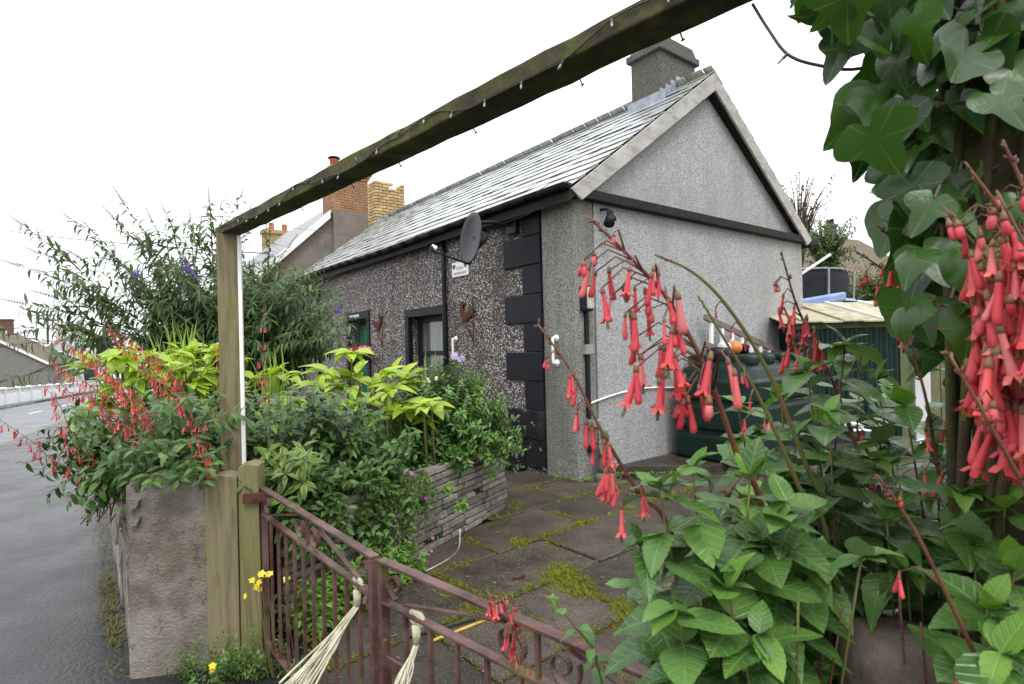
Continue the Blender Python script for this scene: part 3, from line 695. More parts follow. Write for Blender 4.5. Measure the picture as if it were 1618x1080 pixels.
MB().tube([le+Vector((0, 0, .03))-nrm*.05, le+Vector((0, 0, .05))], [.034, .028], 12).build('receiver', M_whitep, sdsh, smooth=True)

# plates, hooks and handles on the walls
sg = mount('wall_sign', 'small white enamel sign below the satellite dish', 'sign', -.006, 2.265, 2.58)
mpart(MB().box(-.02, .0, -.21, .21, -.105, .105), 'plate', M_whitep, sg, bevel=.008)
M_ink = surf('faded_ink', (.32, .32, .31), [], .7); M_inkd = surf('dark_ink', (.10, .10, .09), [], .7)
tx = MB()
for k in range(4): tx.box(-.0215, -.02, -.08+k*.045, -.055+k*.045, -.01, .035)
for k in range(8): tx.box(-.0215, -.02, -.16+k*.041, -.13+k*.041, -.075, -.04)
mpart(tx, 'lettering', M_ink, sg)
for y in (-.15, .15):
    d = MB(); d.prism([(y+.04*math.cos(a)*(1+.25*math.sin(3*a)), .04+.035*math.sin(a)) for a in [2*PI*i/14 for i in range(14)]], lambda p, k: Vector((-.0215+.002*k, p[0], p[1]))); mpart(d, 'emblem', M_inkd, sg)
rooster = [(0, 0), (.05, .01), (.10, .05), (.13, .10), (.17, .17), (.165, .24), (.20, .30), (.15, .29), (.155, .34), (.11, .30), (.10, .22), (.07, .16), (.0, .15), (-.06, .2), (-.09, .3), (-.15, .33), (-.2, .28), (-.16, .2), (-.12, .1), (-.06, .03)]
rooster2 = [(-.03, -.06), (-.015, .0), (.03, .0), (.02, -.06), (.035, -.06), (.05, .02), (.09, .07), (.14, .10), (.17, .17), (.165, .24), (.12, .27), (.07, .24), (.04, .18), (-.01, .15), (-.05, .17), (-.075, .24), (-.06, .31), (-.045, .29), (-.065, .37), (-.085, .34), (-.10, .38), (-.115, .34), (-.13, .31), (-.165, .28), (-.125, .26), (-.13, .18), (-.11, .10), (-.06, .03), (-.05, -.06)]
for (v, z, lb_, g_) in ((5.02, 1.84, 'rusty iron rooster silhouette on wall between door and window', 1), (2.16, 1.86, 'rusty iron rooster silhouette on wall right of the window', -1)):
    rr = mount('iron_rooster', lb_, 'ornament', -.02, v, z)
    o_ = MB(); o_.prism([(p[0]*1.15*g_+.12*p[1]*g_, (p[1]-.25*p[0])*.66) for p in rooster2][::g_], lambda p, k: Vector((-.012+k*.02, p[0], p[1]))); mpart(o_, 'silhouette', M_rust, rr)
    s = -1 if g_ > 0 else -1
    mpart(MB().tube(catmull([(-.01, .0, .03), (-.03, .05*s, -.1), (-.05, .16*s, -.16), (-.02, .21*s, -.3)], 4), .011, 6).tube([(-.015, .215*s, .3), (-.015, .215*s, -.34)], .008, 6), 'bracket', M_rust, rr)
for (v, z, lb_) in ((.31, 1.42, 'white plastic grab rail on the mossy rendered corner'), (2.44, 1.46, 'white plastic grab rail beside the black window')):
    gr_ = mount('grab_rail', lb_, 'grab rail', -.012 if v < .5 else 0., v, z)
    mpart(MB().tube(catmull([(0, 0, .14), (-.05, .0, .14), (-.06, 0, .11), (-.06, 0, -.11), (-.05, 0, -.14), (0, 0, -.14)], 4), .017, 10), 'rail', M_whitep, gr_, smooth=True)
    for zz in (.14, -.14): mpart(MB().lathe([(.04, 0), (.04, .012), (.02, .02)], 14, Matrix.Translation((0, 0, zz)) @ Matrix.Rotation(-PI/2, 4, 'Y')), 'flange', M_whitep, gr_, smooth=True)
# bulkhead light with conduit down the gable
bl_ = mount('bulkhead_light', 'black bulkhead lamp with frosted pane at top of the black conduit', 'lamp', .10, -.012, 1.98)
mpart(MB().box(-.065, .065, -.10, .0, -.14, .14), 'body', M_black, bl_, bevel=.02)
M_frost = surf('frosted_pane', (.42, .44, .36), [(9, (.3, .31, .24), .4, .6)], .3)
mpart(MB().box(-.05, .05, -.125, -.09, -.12, .12), 'pane', M_frost, bl_, bevel=.018)
cd = mount('conduit', 'black cable conduit with grey junction box running down the gable', 'conduit', .12, -.012, .2)
mpart(MB().box(-.022, .022, -.04, 0, .1, 1.64), 'trunking', M_black, cd, bevel=.004)
mpart(MB().box(-.05, .06, -.065, 0, 1.17, 1.28), 'junction_box', M_grey, cd, bevel=.008)
mpart(MB().box(-.05, .12, -.10, 0, .38, .46), 'socket_cover', M_grey, cd, bevel=.01)
mpart(MB().box(-.03, .10, -.06, 0, .18, .38), 'socket', M_conc, cd, bevel=.01)
cb = mount('white_cable', 'white cable sagging across the grey gable towards the oil tank', 'cable', .25, 0, .86)
mpart(MB().tube(catmull([(-.08, -.02, -.03), (.0, -.02, -.01), (.4, -.02, .05), (.9, -.02, .075), (1.4, -.02, .045), (1.9, -.02, .02)], 5), .011, 8), 'sheath', M_whitep, cb, smooth=True)
fl_ = mount('security_light', 'small black security lamp hanging below the gable board', 'lamp', .42, -.06, 2.9)
mpart(MB().tube([(0, .05, .1), (0, -.06, .08), (-.02, -.07, .0)], .018, 8), 'bracket', M_black, fl_)
mpart(MB().tube([(.06, -.05, .06), (-.03, -.1, -.04), (-.07, -.13, -.10)], [.03, .05, .062], 12), 'lamp_head', M_black, fl_, smooth=True)
mpart(MB().lathe([(.0, -.04), (.03, -.03), (.035, .0), (.02, .03)], 10, Matrix.Translation((.08, -.06, -.01))), 'sensor', M_black, fl_, smooth=True)
# plinth strip and garden statue at the foot of the gable
pc = struct(MB().prism([(.55, -.02), (1.3, -.75), (4.6, -1.5), (5.3, -.02)], lambda p, k: hw(p[0], p[1], -.03+k*.12)).build('concrete_plinth', M_slab, bevel=.01))
st = thing('garden_statue', 'small mossy stone garden figure at the foot of the gable corner', 'statue', hw(.22, -.16, .03), HA)
M_stat = surf('mossy_stone', (.13, .125, .10), [(14, (.08, .085, .05), .4, .65), (40, (.2, .19, .16), .55, .7)], .85, .3, (40, .5, .008))
mpart(MB().lathe([(.12, -.03), (.12, .02), (.09, .05), (.085, .06)], 12), 'base', M_stat, st)
mpart(MB().lathe([(.075, .05), (.085, .12), (.07, .2), (.055, .26), (.075, .32), (.07, .36), (.03, .385), (.026, .41), (.045, .44), (.048, .47), (.035, .505), (.01, .52)], 14), 'figure', M_stat, st, smooth=True)
mpart(MB().tube([(-.07, 0, .35), (-.085, -.03, .27), (-.02, -.08, .24)], [.022, .02, .016], 8).tube([(.07, 0, .35), (.085, -.03, .27), (.02, -.08, .24)], [.022, .02, .016], 8), 'arms', M_stat, st, smooth=True)
# flower basket by the door
hb = thing('hanging_basket', 'basket of red and pink flowers hanging beside the green door', 'flower basket', hw(-.28, 5.28, 1.05), HA)
mpart(MB().lathe([(.02, .1), (.12, .13), (.19, .22), (.21, .32), (.2, .33)], 16), 'basket', M_soil, hb, smooth=True)
mpart(MB().tube([(.28, 0, .95), (.02, 0, .95), (0, 0, .9)], .008, 6).tube([(0, 0, .9), (.19, 0, .33)], .003, 4).tube([(0, 0, .9), (-.15, .12, .33)], .003, 4).tube([(0, 0, .9), (-.1, -.16, .33)], .003, 4), 'hanger', M_gutter, hb)
M_petr = leafmat('red_petal', (.55, .02, .08), (.42, .01, .05), .5, .2); M_petp = leafmat('pink_petal', (.65, .16, .32), (.7, .4, .5), .5, .2)
petal = leaf_tmpl(.035, .03, 2, .6, .1, .3)
def rosette(mats, c, n=6, s=1., nrm=None):
    nn = nrm or (Vector((0, 0, .6))-Vector((c.x, c.y, 0)).normalized()+rv(.5))
    nn.normalize(); x = nn.orthogonal().normalized(); y = nn.cross(x)
    for i in range(n):
        a = 2*PI*i/n; mats.append(orient(c, x*math.cos(a)+y*math.sin(a)+nn*.25, nn, s))
M_bask = leafmat('basket_leaf', (.05, .11, .03), (.10, .17, .05)); M_bask2 = leafmat('dry_leaf', (.16, .13, .06), (.2, .2, .09))
lm = []; fr_ = []; fp_ = []; ctr = wm(hb).translation+Vector((0, 0, .36))
smt = leaf_tmpl(.05, .03, 3, .45, .15, .3)
for i in range(160):
    d = rv(1); d.z = abs(d.z)*.6-.25; lm.append(orient(ctr+d*.16, d+Vector((0, 0, -.2)), s=random.uniform(.7, 1.4)))
for i in range(38):
    d = rv(1).normalized(); d.z = abs(d.z)*.6; p = ctr+Vector((d.x*.24, d.y*.24, d.z*.2))
    loc_v = d.dot(FD); rosette(fr_ if loc_v > -.1 else fp_, p, 6, random.uniform(.8, 1.3))
foliage(hb, lm, smt, M_bask, 0); 
stuff(link('red_flowers', scatter_mesh('red_flowers', petal, fr_, M_petr), hb)); stuff(link('pink_flowers', scatter_mesh('pink_flowers', petal, fp_, M_petp), hb))

# ================================================================== neighbouring house beyond the cottage
def vpl(px, py, v):
    r = ray(px, py); p0 = CC+FD*v; t = p0.dot(FD)/r.dot(FD); p = r*t; p.z += EYE; q = p-CC
    return q.dot(GD), p.z
NV = 11.6
nh = thing('neighbour_house', 'taller rendered house with white bargeboards and orange brick chimney beyond the cottage', 'house', hw(0, NV), HA)
ul, zl = vpl(474, 376, NV); ut, zt = vpl(522, 335, NV); cl0, cz0 = vpl(523, 338, NV); cl1, cz1 = vpl(578, 338, NV); _, ctop = vpl(515, 262, NV)
ncw = cl1-cl0; slp = (zt-zl)/(ut-ul); um = (cl0+cl1)/2-.08; zr = zl+(um-ul)*slp; hwid = (um-ul)+1.6; ze = zr-hwid*slp
gw = MB(); gw.prism([(um-hwid, -1), (um+hwid, -1), (um+hwid, ze-.05), (um, zr-.05), (um-hwid, ze-.05)], lambda p, k: Vector((p[0], k*7., p[1])))
mpart(gw, 'wall', M_nrender, nh)
M_nslate = surf('grey_slates', (.22, .225, .23), [(3, (.15, .155, .16), .4, .65), (14, (.3, .3, .3), .55, .7)], .45, .5, (20, .3, .01))
nr_ = MB()
for s in (-1, 1): nr_.prism([(um, zr+.06), (um+s*(hwid+.2), ze-.2*slp+.06), (um+s*(hwid+.2), ze-.2*slp-.03), (um, zr-.03)], lambda p, k: Vector((p[0], -.12+k*7.2, p[1])))
nrf = mpart(nr_, 'roof', M_nslate, nh)
for s in (-1, 1):
    b_ = MB(); b_.prism([(um+s*ncw/2, zr-ncw/2*slp+.09), (um+s*(hwid+.2), ze-.2*slp+.09), (um+s*(hwid+.2), ze-.2*slp-.14), (um+s*ncw/2, zr-ncw/2*slp-.14)], lambda p, k: Vector((p[0], -.17+k*.05, p[1]))); mpart(b_, 'bargeboard', M_white, nh)
ncw = cl1-cl0
nch = MB().box(cl0+.012, cl1-.012, -.168, .65, zr-1.2, ctop-.2).mesh('chimney', M_mortar)
nc = link('chimney', nch, nh, local=I4)
bk_ = MB(); kz = cz1-.02; row = 0; (MB().box(cl0, cl1, -.178, .0, zr-1.6, cz1-.02)).build('rendered_base', M_nrender, nc, world=wm(nh))
while kz < ctop-.3:
    o = .115*(row % 2); x = cl0-o
    while x < cl1:
        x0 = max(cl0, x+.005); x1 = min(cl1, x+.225)
        if x1-x0 > .02: bk_.box(x0, x1, -.18, .06, kz+.006, kz+.071)
        x += .23
    y = .06-o
    while y < .7:
        y0 = max(.062, y+.005); y1 = min(.7, y+.225)
        if y1-y0 > .02: bk_.box(cl0, cl0+.1, y0, y1, kz+.004, kz+.073); bk_.box(cl1-.1, cl1, y0, y1, kz+.004, kz+.073)
        y += .23
    kz += .077; row += 1
stuff(bk_.build('brickwork', M_obrick, nc, world=wm(nh)))
cap_ = MB()
for k, e in enumerate((.03, .07, .11, .09)): cap_.box(cl0-e, cl1+e, -.18-e, .7+e, ctop-.3+k*.075, ctop-.3+k*.075+.07)
cap_.build('corbelled_cap', M_obrick, nc, world=wm(nh), bevel=.01)
for xx, hh in ((cl0+ncw*.22, .42), (cl0+ncw*.62, .32)):
    MB().lathe([(.13, 0), (.125, hh*.7), (.14, hh*.72), (.14, hh*.8), (.10, hh*.82)], 14).build('chimney_pot', M_terra, nc, world=wm(nh) @ Matrix.Translation((xx, .3, ctop)), smooth=True)
    MB().lathe([(.02, hh*.82), (.02, hh*.86), (.19, hh*.9), (.16, hh*.98), (.03, hh*1.02)], 14).build('cowl', M_gutter, nc, world=wm(nh) @ Matrix.Translation((xx, .3, ctop)))
# lean-to with pale slates in front of it
lt = MB(); a0 = vpl(405, 478, NV-1.0); a1 = vpl(500, 452, NV-1.0)
# second row of houses: buff chimney further off
def far_house(name, label, wx, wy, wz, rot, w, l, eave, ridge, mw, mr, chim=None, wins=(), cmat=None, door=None):
    h = thing(name, label, 'house', (wx, wy, wz), rot)
    b_ = MB(); b_.prism([(-w/2, -.6), (w/2, -.6), (w/2, eave), (0, ridge-.06), (-w/2, eave)], lambda p, k: Vector((p[0], k*l, p[1]))); mpart(b_, 'wall', mw, h)
    s_ = (ridge-eave)/(w/2); r_ = MB()
    for s in (-1, 1): r_.prism([(0, ridge+.05), (s*(w/2+.25), eave-.25*s_+.05), (s*(w/2+.25), eave-.25*s_-.05), (0, ridge-.05)], lambda p, k: Vector((p[0], -.15+k*(l+.3), p[1])))
    ro = mpart(r_, 'roof', mr, h)
    for s in (-1, 1):
        v_ = MB(); v_.prism([(0, ridge+.08), (s*(w/2+.27), eave-.25*s_+.08), (s*(w/2+.27), eave-.25*s_-.12), (0, ridge-.12)], lambda p, k: Vector((p[0], -.19+k*.05, p[1]))); mpart(v_, 'bargeboard', M_white, h)
    for (cx, cy, cw, cd_, ch_) in (chim or ()):
        c_ = MB().box(cx-cw/2, cx+cw/2, cy-cd_/2, cy+cd_/2, ridge-.9, ridge+ch_).box(cx-cw/2-.06, cx+cw/2+.06, cy-cd_/2-.06, cy+cd_/2+.06, ridge+ch_-.15, ridge+ch_)
        co = mpart(c_, 'chimney', cmat or M_obrick, h)
        for q in (-.22, .22): MB().lathe([(.11, 0), (.10, .28), (.12, .3), (.08, .3)], 10).build('chimney_pot', M_terra if cmat is not M_chimr else M_gutter, co, world=wm(h) @ Matrix.Translation((cx+q*cw, cy, ridge+ch_)))
    for (face, a, z0, ww, hh) in wins:
        if face == 'g': M = Matrix.Translation((a, -.02, z0))
        else: M = Matrix.Translation((-w/2-.02 if face == 'l' else w/2+.02, a, z0)) @ Matrix.Rotation(-PI/2 if face == 'l' else PI/2, 4, 'Z')
        wo = MB().box(-ww/2, ww/2, -.03, .05, 0, .07).box(-ww/2, ww/2, -.03, .05, hh-.07, hh).box(-ww/2, -ww/2+.07, -.03, .05, .07, hh-.07).box(ww/2-.07, ww/2, -.03, .05, .07, hh-.07).build('window', M_white, h, local=M)
        MB().box(-ww/2+.07, ww/2-.07, .0, .01, .07, hh-.07).build('pane', M_pane, wo, world=wm(h) @ M)
    return h
m, t, b = nmat('far_window_pane'); b.inputs['Base Color'].default_value = (.03, .035, .045, 1); b.inputs['Roughness'].default_value = .05; M_pane = m
M_groof = surf('mossy_brown_roof', (.12, .095, .06), [(2, (.085, .08, .04), .4, .65), (10, (.16, .13, .09), .5, .7)], .8, .3, (12, .4, .02))
M_fwall = roughcast_mat('far_roughcast', (.25, .24, .225, 1), (.15, .14, .13, 1), (.17, .16, .15, 1), 30.)
M_cream = surf('cream_wall', (.62, .57, .44), [(1.5, (.5, .46, .36), .4, .7)], .8)
M_paleb = surf('pale_house', (.6, .6, .6), [(1.5, (.48, .48, .48), .4, .7)], .8)
p = vpl(443, 400, 19.); hq = hw(p[0], 19.)
far_house('terrace_house', 'far terraced house with a buff brick chimney seen through the shrub', hq.x, hq.y, -.6, HA, 5.4, 6, 3.6, 5.2, M_nrender, M_nslate, [(0., .3, 1.15, .5, 1.75)], cmat=M_ybrick)
q = at(-32, 560, 40)
far_house('roughcast_house', 'grey roughcast gable house with mossy brown roof behind the white wall', q.x, q.y, -1.7, R_(28), 7.6, 9, 2.7, 5.1, M_fwall, M_groof, wins=[('g', -1.2, .9, 1.1, 1.2)])
q = at(10, 545, 52)
far_house('brown_chimney_house', 'house with mossy roof and dark brown brick chimney stack', q.x, q.y, -1.9, R_(118), 6.5, 9, 3.4, 6.2, M_fwall, M_groof, [(0, 1.5, 1.0, 3.9, .75)], cmat=M_terra and surf('dark_brick', (.16, .075, .05), [(6, (.1, .05, .04), .4, .6)], .85))
q = at(118, 560, 56)
far_house('pale_street_house', 'pale street house with buff chimney and white gable', q.x, q.y, -2.2, R_(35), 6.0, 9, 4.2, 6.0, M_paleb, M_nslate, [(-.6, .6, 1.8, .8, .9)], wins=[('g', -1.3, 1.0, 1.1, 1.3), ('g', 1.2, 1.0, 1.1, 1.3), ('g', -1.3, 3.0, 1.0, 1.1)], cmat=M_cream)

# ---- garden wall across the street, with pierced blocks
gwall = thing('garden_wall', 'low white garden wall with a band of pierced ornamental blocks across the road', 'wall', street(30, 8.3))
for i in range(14):
    s0 = 22+i*2.6; p, q_ = street(s0, 8.42), street(s0+2.6, 8.42); up = Vector((0, 0, 1))
    MB().bar(p+up*.15, q_+up*.15, .2, .7).build('base_course', M_cream if i < 2 else M_white, gwall)
    MB().bar(p+up*.885, q_+up*.885, .24, .07).build('coping', M_white, gwall)
    MB().bar(p+up*.4+GD*.02, p+up*.4+GD*.02+FD*.22, .28, 1.12).build('pier', M_white, gwall)
blk = MB().box(-.15, .15, -.04, .04, -.17, -.14).box(-.15, .15, -.04, .04, .14, .17).box(-.15, -.125, -.04, .04, -.14, .14).box(.125, .15, -.04, .04, -.14, .14)
for a in range(4):
    th = PI/4+a*PI/2
    blk.tube([(.10*math.cos(th)+.075*math.cos(x), 0, .10*math.sin(th)+.075*math.sin(x)) for x in [2*PI*k/8 for k in range(9)]], .018, 4, False)
blk_me = blk.mesh('pierced_block', M_white)
for i in range(100):
    s0 = 22.3+i*.32; p = street(s0, 8.42, .675); d = (street(s0+.5, 8.42)-street(s0, 8.42))
    link('pierced_block', blk_me, gwall, world=Matrix.Translation(p) @ Matrix.Rotation(math.atan2(d.y, d.x), 4, 'Z'))
# telegraph pole and overhead wires
q = at(75, 520, 60); q.z = zs(60)
tp = thing('telegraph_pole', 'distant wooden telegraph pole with crossarm above the far roofs', 'pole', (q.x, q.y, -2.2))
M_pole = surf('pole_wood', (.10, .08, .065), [], .9)
pt = at(73, 492, 60).z
MB().tube([(q.x, q.y, -2.3), (q.x, q.y, pt)], [.14, .10], 8).build('pole', M_pole, tp); MB().bar((q.x-.7, q.y, pt-.4), (q.x+.7, q.y, pt-.4), .1, .12).build('crossarm', M_pole, tp)
M_wire = surf('overhead_wire', (.05, .05, .05), [], .6)
for a, b_, lb_ in (((-60, 352, 22), (420, 400, 9.), 'overhead cable sloping to the cottage eaves past the shrub'), ((-60, 280, 30), (560, 372, 14), 'thin overhead wire high over the street'), ((-40, 372, 40), (330, 470, 45), 'thin overhead wire low over the far roofs'), ((770, -60, 12), (600, 372, 17.5), 'faint service wire dropping to the brick chimneys'), ((718, -60, 12), (560, 330, 18), 'faint service wire dropping to the corbelled chimney')):
    p0, p1 = at(*a), at(*b_); mid = (p0+p1)/2+Vector((0, 0, -.25))
    tag(MB().tube(bez(p0, mid, p1, 14), .010 if 'cable' in lb_ else .005, 4).build('overhead_wire', M_wire), lb_, 'wire')

# ================================================================== behind the cottage: tank, shed, ladder, trampoline, trees
M_tank = surf('green_plastic', (.005, .016, .012), [(4, (.008, .024, .017), .4, .7), (9, (.03, .04, .028), .62, .8)], .42, .25)
tk = thing('oil_tank', 'dark green ribbed plastic oil tank beside the grey gable', 'tank', hw(2.3, -.65, .09), HA)
def rrect(x0, x1, y0, y1, r, n=4):
    o = []
    for cx, cy, a in ((x1-r, y1-r, 0), (x0+r, y1-r, PI/2), (x0+r, y0+r, PI), (x1-r, y0+r, 1.5*PI)):
        o += [(cx+r*math.cos(a+PI/2*i/n), cy+r*math.sin(a+PI/2*i/n)) for i in range(n+1)]
    return o
tb = MB(); prof = [(0, .0), (.03, -.03), (.28, -.03), (.30, .0), (.36, .0), (.38, -.03), (.62, -.03), (.64, .0), (.70, .0), (.72, -.03), (.93, -.03), (.96, .01), (1.06, .05), (1.14, .13), (1.17, .25)]
ringn = None
for z, ins in prof:
    pts = rrect(-.82+ins, .82-ins, -.5+ins, .5-ins, .14)
    ringn = len(pts); tb.v += [(x, y, z) for x, y in pts]
for i in range(len(prof)-1):
    for j in range(ringn): tb.f.append((i*ringn+j, i*ringn+(j+1) % ringn, (i+1)*ringn+(j+1) % ringn, (i+1)*ringn+j)); tb.mi.append(0)
tb.f += [tuple(range((len(prof)-1)*ringn, len(prof)*ringn)), tuple(range(ringn-1, -1, -1))]; tb.mi += [0, 0]
mpart(tb, 'body', M_tank, tk, smooth=False, bevel=.012)
for x in (-.55, -.18, .18, .55): mpart(MB().box(x-.10, x+.10, -.42, .42, 1.10, 1.225), 'top_rib', M_tank, tk, bevel=.04, seg=3)
mpart(MB().lathe([(.13, 1.15), (.13, 1.28), (.11, 1.31), (.02, 1.32)], 16, Matrix.Translation((-.55, .05, 0))), 'filler_cap', M_gutter, tk, smooth=True)
mpart(MB().lathe([(.07, 1.15), (.07, 1.3), (.09, 1.31), (.05, 1.35)], 12, Matrix.Translation((.1, .1, 0))), 'vent', M_gutter, tk, smooth=True)
M_oball = surf('orange_ball', (.62, .20, .05), [(14, (.45, .12, .03), .5, .7)], .5); M_wball = surf('white_ball', (.6, .62, .62), [(14, (.4, .4, .4), .55, .7)], .5)
for px, py, mt, lb_ in ((1169, 545, M_oball, 'orange ball sitting on the oil tank top'), (1147, 543, M_wball, 'pale grey ball sitting on the oil tank top')):
    c = hw(1.86 if px < 1160 else 2.1, -.62, 1.31+.085)
    s = MB().lathe([(.085*math.sin(a) if 0 < a < PI else .001, -.085*math.cos(a)) for a in [PI*i/10 for i in range(11)]], 18, Matrix.Translation(c)).build('ball', mt, smooth=True); tag(s, lb_, 'ball')
# ladder lying along the wall
ld = thing('ladder', 'grey timber ladder with white rungs propped along the gable behind the tank', 'ladder', hw(2.9, -.1, 1.2), HA)
M_ladr = surf('ladder_timber', (.20, .15, .14), [(8, (.12, .09, .08), .4, .7)], .7)
for dz in (0, -.36): mpart(MB().bar((-.7, -.05, .60+dz), (1.75, -.05, -.05+dz), .045, .075), 'stile', M_ladr, ld)
for k in range(10):
    x = -.55+k*.25; z = .60-(x+.7)*.265
    mpart(MB().bar((x, -.05, z-.035), (x-.02, -.05, z-.325), .03, .055, (1, 0, 0)), 'rung', M_whitep, ld)
# metal shed
sdp = at(1300, 600, 8.6); she = thing('metal_shed', 'dark green corrugated metal shed with a pale mossy lean-to roof', 'shed', (4.15, 8.15, 0.), R_(-8))
M_shed = surf('green_steel', (.005, .022, .018), [(5, (.007, .029, .022), .4, .7), (3, (.07, .08, .025), .64, .8)], .45, .3)
M_shedr = surf('pale_mossy_roofing', (.40, .36, .25), [(2.5, (.20, .17, .06), .48, .68), (12, (.5, .47, .36), .5, .7)], .7, .3, (20, .4, .01))
M_shedg = surf('mossy_green_trim', (.11, .13, .05), [(6, (.06, .09, .05), .4, .7)], .7)
sh_ = MB(); n = 46; W_ = 1.52; pr = []
for i in range(n+1): pr.append((W_*i/n, .014 if i % 4 in (0, 1) else -.014))
for i in range(n): sh_.add([(pr[i][0], pr[i][1], 0), (pr[i+1][0], pr[i+1][1], 0), (pr[i+1][0], pr[i+1][1], 1.72), (pr[i][0], pr[i][1], 1.72)], [(0, 1, 2, 3)])
sh_.box(0, W_, 1.6, 1.62, 0, 2.0); sh_.prism([(.02, 0), (1.6, 0), (1.6, 2.0), (.02, 1.72)], lambda p, k: Vector((.0+k*.02, p[0], p[1]))); sh_.prism([(.02, 0), (1.6, 0), (1.6, 2.0), (.02, 1.72)], lambda p, k: Vector((W_-.02+k*.02, p[0], p[1])))
mpart(sh_, 'wall_panel', M_shed, she)
mpart(MB().box(-.02, W_+.02, -.03, -.016, 1.62, 1.73).box(W_-.09, W_+.015, -.035, -.016, 0, 1.62), 'trim', M_shedg, she)
for i in range(8):
    x0 = -.2+i*.27; r_ = MB(); r_.prism([(-.22, 1.70), (1.75, 2.08), (1.75, 2.095), (-.22, 1.72)], lambda p, k: Vector((x0+k*.262+.02*0, p[0], p[1]+(.012 if i % 2 else 0)))); mpart(r_, 'roof_sheet', M_shedr, she)
    if i % 2: mpart(MB().bar((x0, -.2, 1.735), (x0, 1.74, 2.11), .04, .035), 'roof_batten', M_white if i > 3 else M_shedr, she)
# white door frame and fence boards right of the shed
M_fence = surf('mossy_fence', (.13, .13, .07), [(5, (.2, .17, .11), .45, .7, (4, 4, .6)), (3, (.08, .1, .04), .5, .7)], .85)
fc = thing('board_fence', 'mossy vertical board fence between the shed and the ivy', 'fence', (5.75, 7.95, 0), R_(-8))
for i in range(12): mpart(MB().box(.22+i*.155, .36+i*.155, 0, .02, 0, 1.5+random.uniform(-.03, .03)), 'board', M_fence, fc)
mpart(MB().box(.2, 2.1, .02, .06, .4, .48).box(.2, 2.1, .02, .06, 1.1, 1.18), 'rail', M_fence, fc)
gp = thing('white_gate_post', 'pale grey painted post with a black latch beside the shed', 'post', (5.72, 7.9, 0), R_(-8))
mpart(MB().box(.02, .22, -.02, .03, 0, 1.55), 'post', M_paleb, gp); mpart(MB().box(.08, .12, -.04, -.02, .92, 1.05), 'latch', M_black, gp)
# white bags and dark trays at the right
for i, (px, py, d, w, lb_) in enumerate(((1335, 676, 3.6, .16, 'white plastic tray of bedding plants beside the tank'), (1462, 690, 3.2, .14, 'white plastic bag lying behind the red flowered plants'))):
    p = gnd(px, py+30); 
    tr_ = thing('plant_tray' if i == 0 else 'plastic_bag', lb_, 'tray' if i == 0 else 'bag', (p.x, p.y, .0), .4*i)
    if i == 0:
        mpart(MB().box(-.3, .3, -.18, .18, .0, .22), 'tray', surf('navy_plastic', (.012, .014, .03), [], .4), tr_, bevel=.01); mpart(MB().box(-.26, .26, -.15, .15, .2, .25).tube(catmull([(-.2, -.1, .26), (0, -.12, .34), (.2, -.05, .28)], 4), .03, 8), 'lid', M_whitep, tr_, smooth=True)
    else:
        sme = MB().lathe([(.10, .0), (.2, .03), (.22, .08), (.16, .14), (.09, .17), (.03, .19)], 16).mesh('bag', M_whitep, True); rough_mesh(sme, .05, 3, 1, 6.); link('bag', sme, tr_, local=I4)
# trampoline on the terrace behind
tz_ = 1.5; tc_ = Vector((6.6, 13.4, tz_)); trp = thing('trampoline', 'trampoline with black enclosure net, white poles and pale blue padding behind the shed', 'trampoline', tc_)
M_net = surf('black_net', (.008, .009, .013), [(60, (.02, .022, .03), .5, .6)], .8); M_pad = surf('blue_pad', (.22, .30, .52), [(4, (.3, .38, .6), .4, .7)], .5)
ring = lambda r, z, n=32: [(r*math.cos(2*PI*k/n), r*math.sin(2*PI*k/n), z) for k in range(n+1)]
mpart(MB().lathe([(1.25, .78), (1.32, .84), (1.5, .84), (1.56, .78)], 32, cap=False), 'padding', M_pad, trp, smooth=True)
nt_ = MB().lathe([(1.36, .85), (1.4, 1.3), (1.36, 1.48)], 32, cap=False); mpart(nt_, 'net', M_net, trp, smooth=True)
mpart(MB().lathe([(.02, .8), (1.3, .8)], 32, cap=False), 'mat', M_net, trp)
for k in range(8):
    a = 2*PI*k/8+.2; x, y = 1.46*math.cos(a), 1.46*math.sin(a); mpart(MB().tube([(x, y, -.3), (x, y, .8), (x*1.02, y*1.02, 1.5)], .024, 8), 'pole', M_grey, trp)
mpart(MB().tube(ring(1.4, 1.5), .02, 6, False), 'top_ring', M_grey, trp)
mpart(MB().bar((-1.9, -1.4, .35), (.2, -1.7, 1.75), .05, .05), 'prop_pole', M_white, trp)
mpart(MB().prism([(-1.6, .6), (-.2, .62), (.5, .75), (.5, .95), (-.4, .82), (-1.6, .75)], lambda p, k: Vector((p[0], -1.75+k*.5, p[1]))), 'draped_cover', M_pad, trp, bevel=.05)
# house with grey chimney up the hill
q = at(1345, 420, 33)
far_house('hill_house', 'distant brown roofed house with a small grey chimney up the hill', q.x+.4, q.y, 1.6, R_(118), 7, 10, 3.0, 5.6, M_paleb, M_groof, [(0, 2.6, .5, .45, .75)], cmat=M_chimr, wins=[('l', 3, .9, 1.2, 1.2), ('l', 6, .9, 1.2, 1.2)])
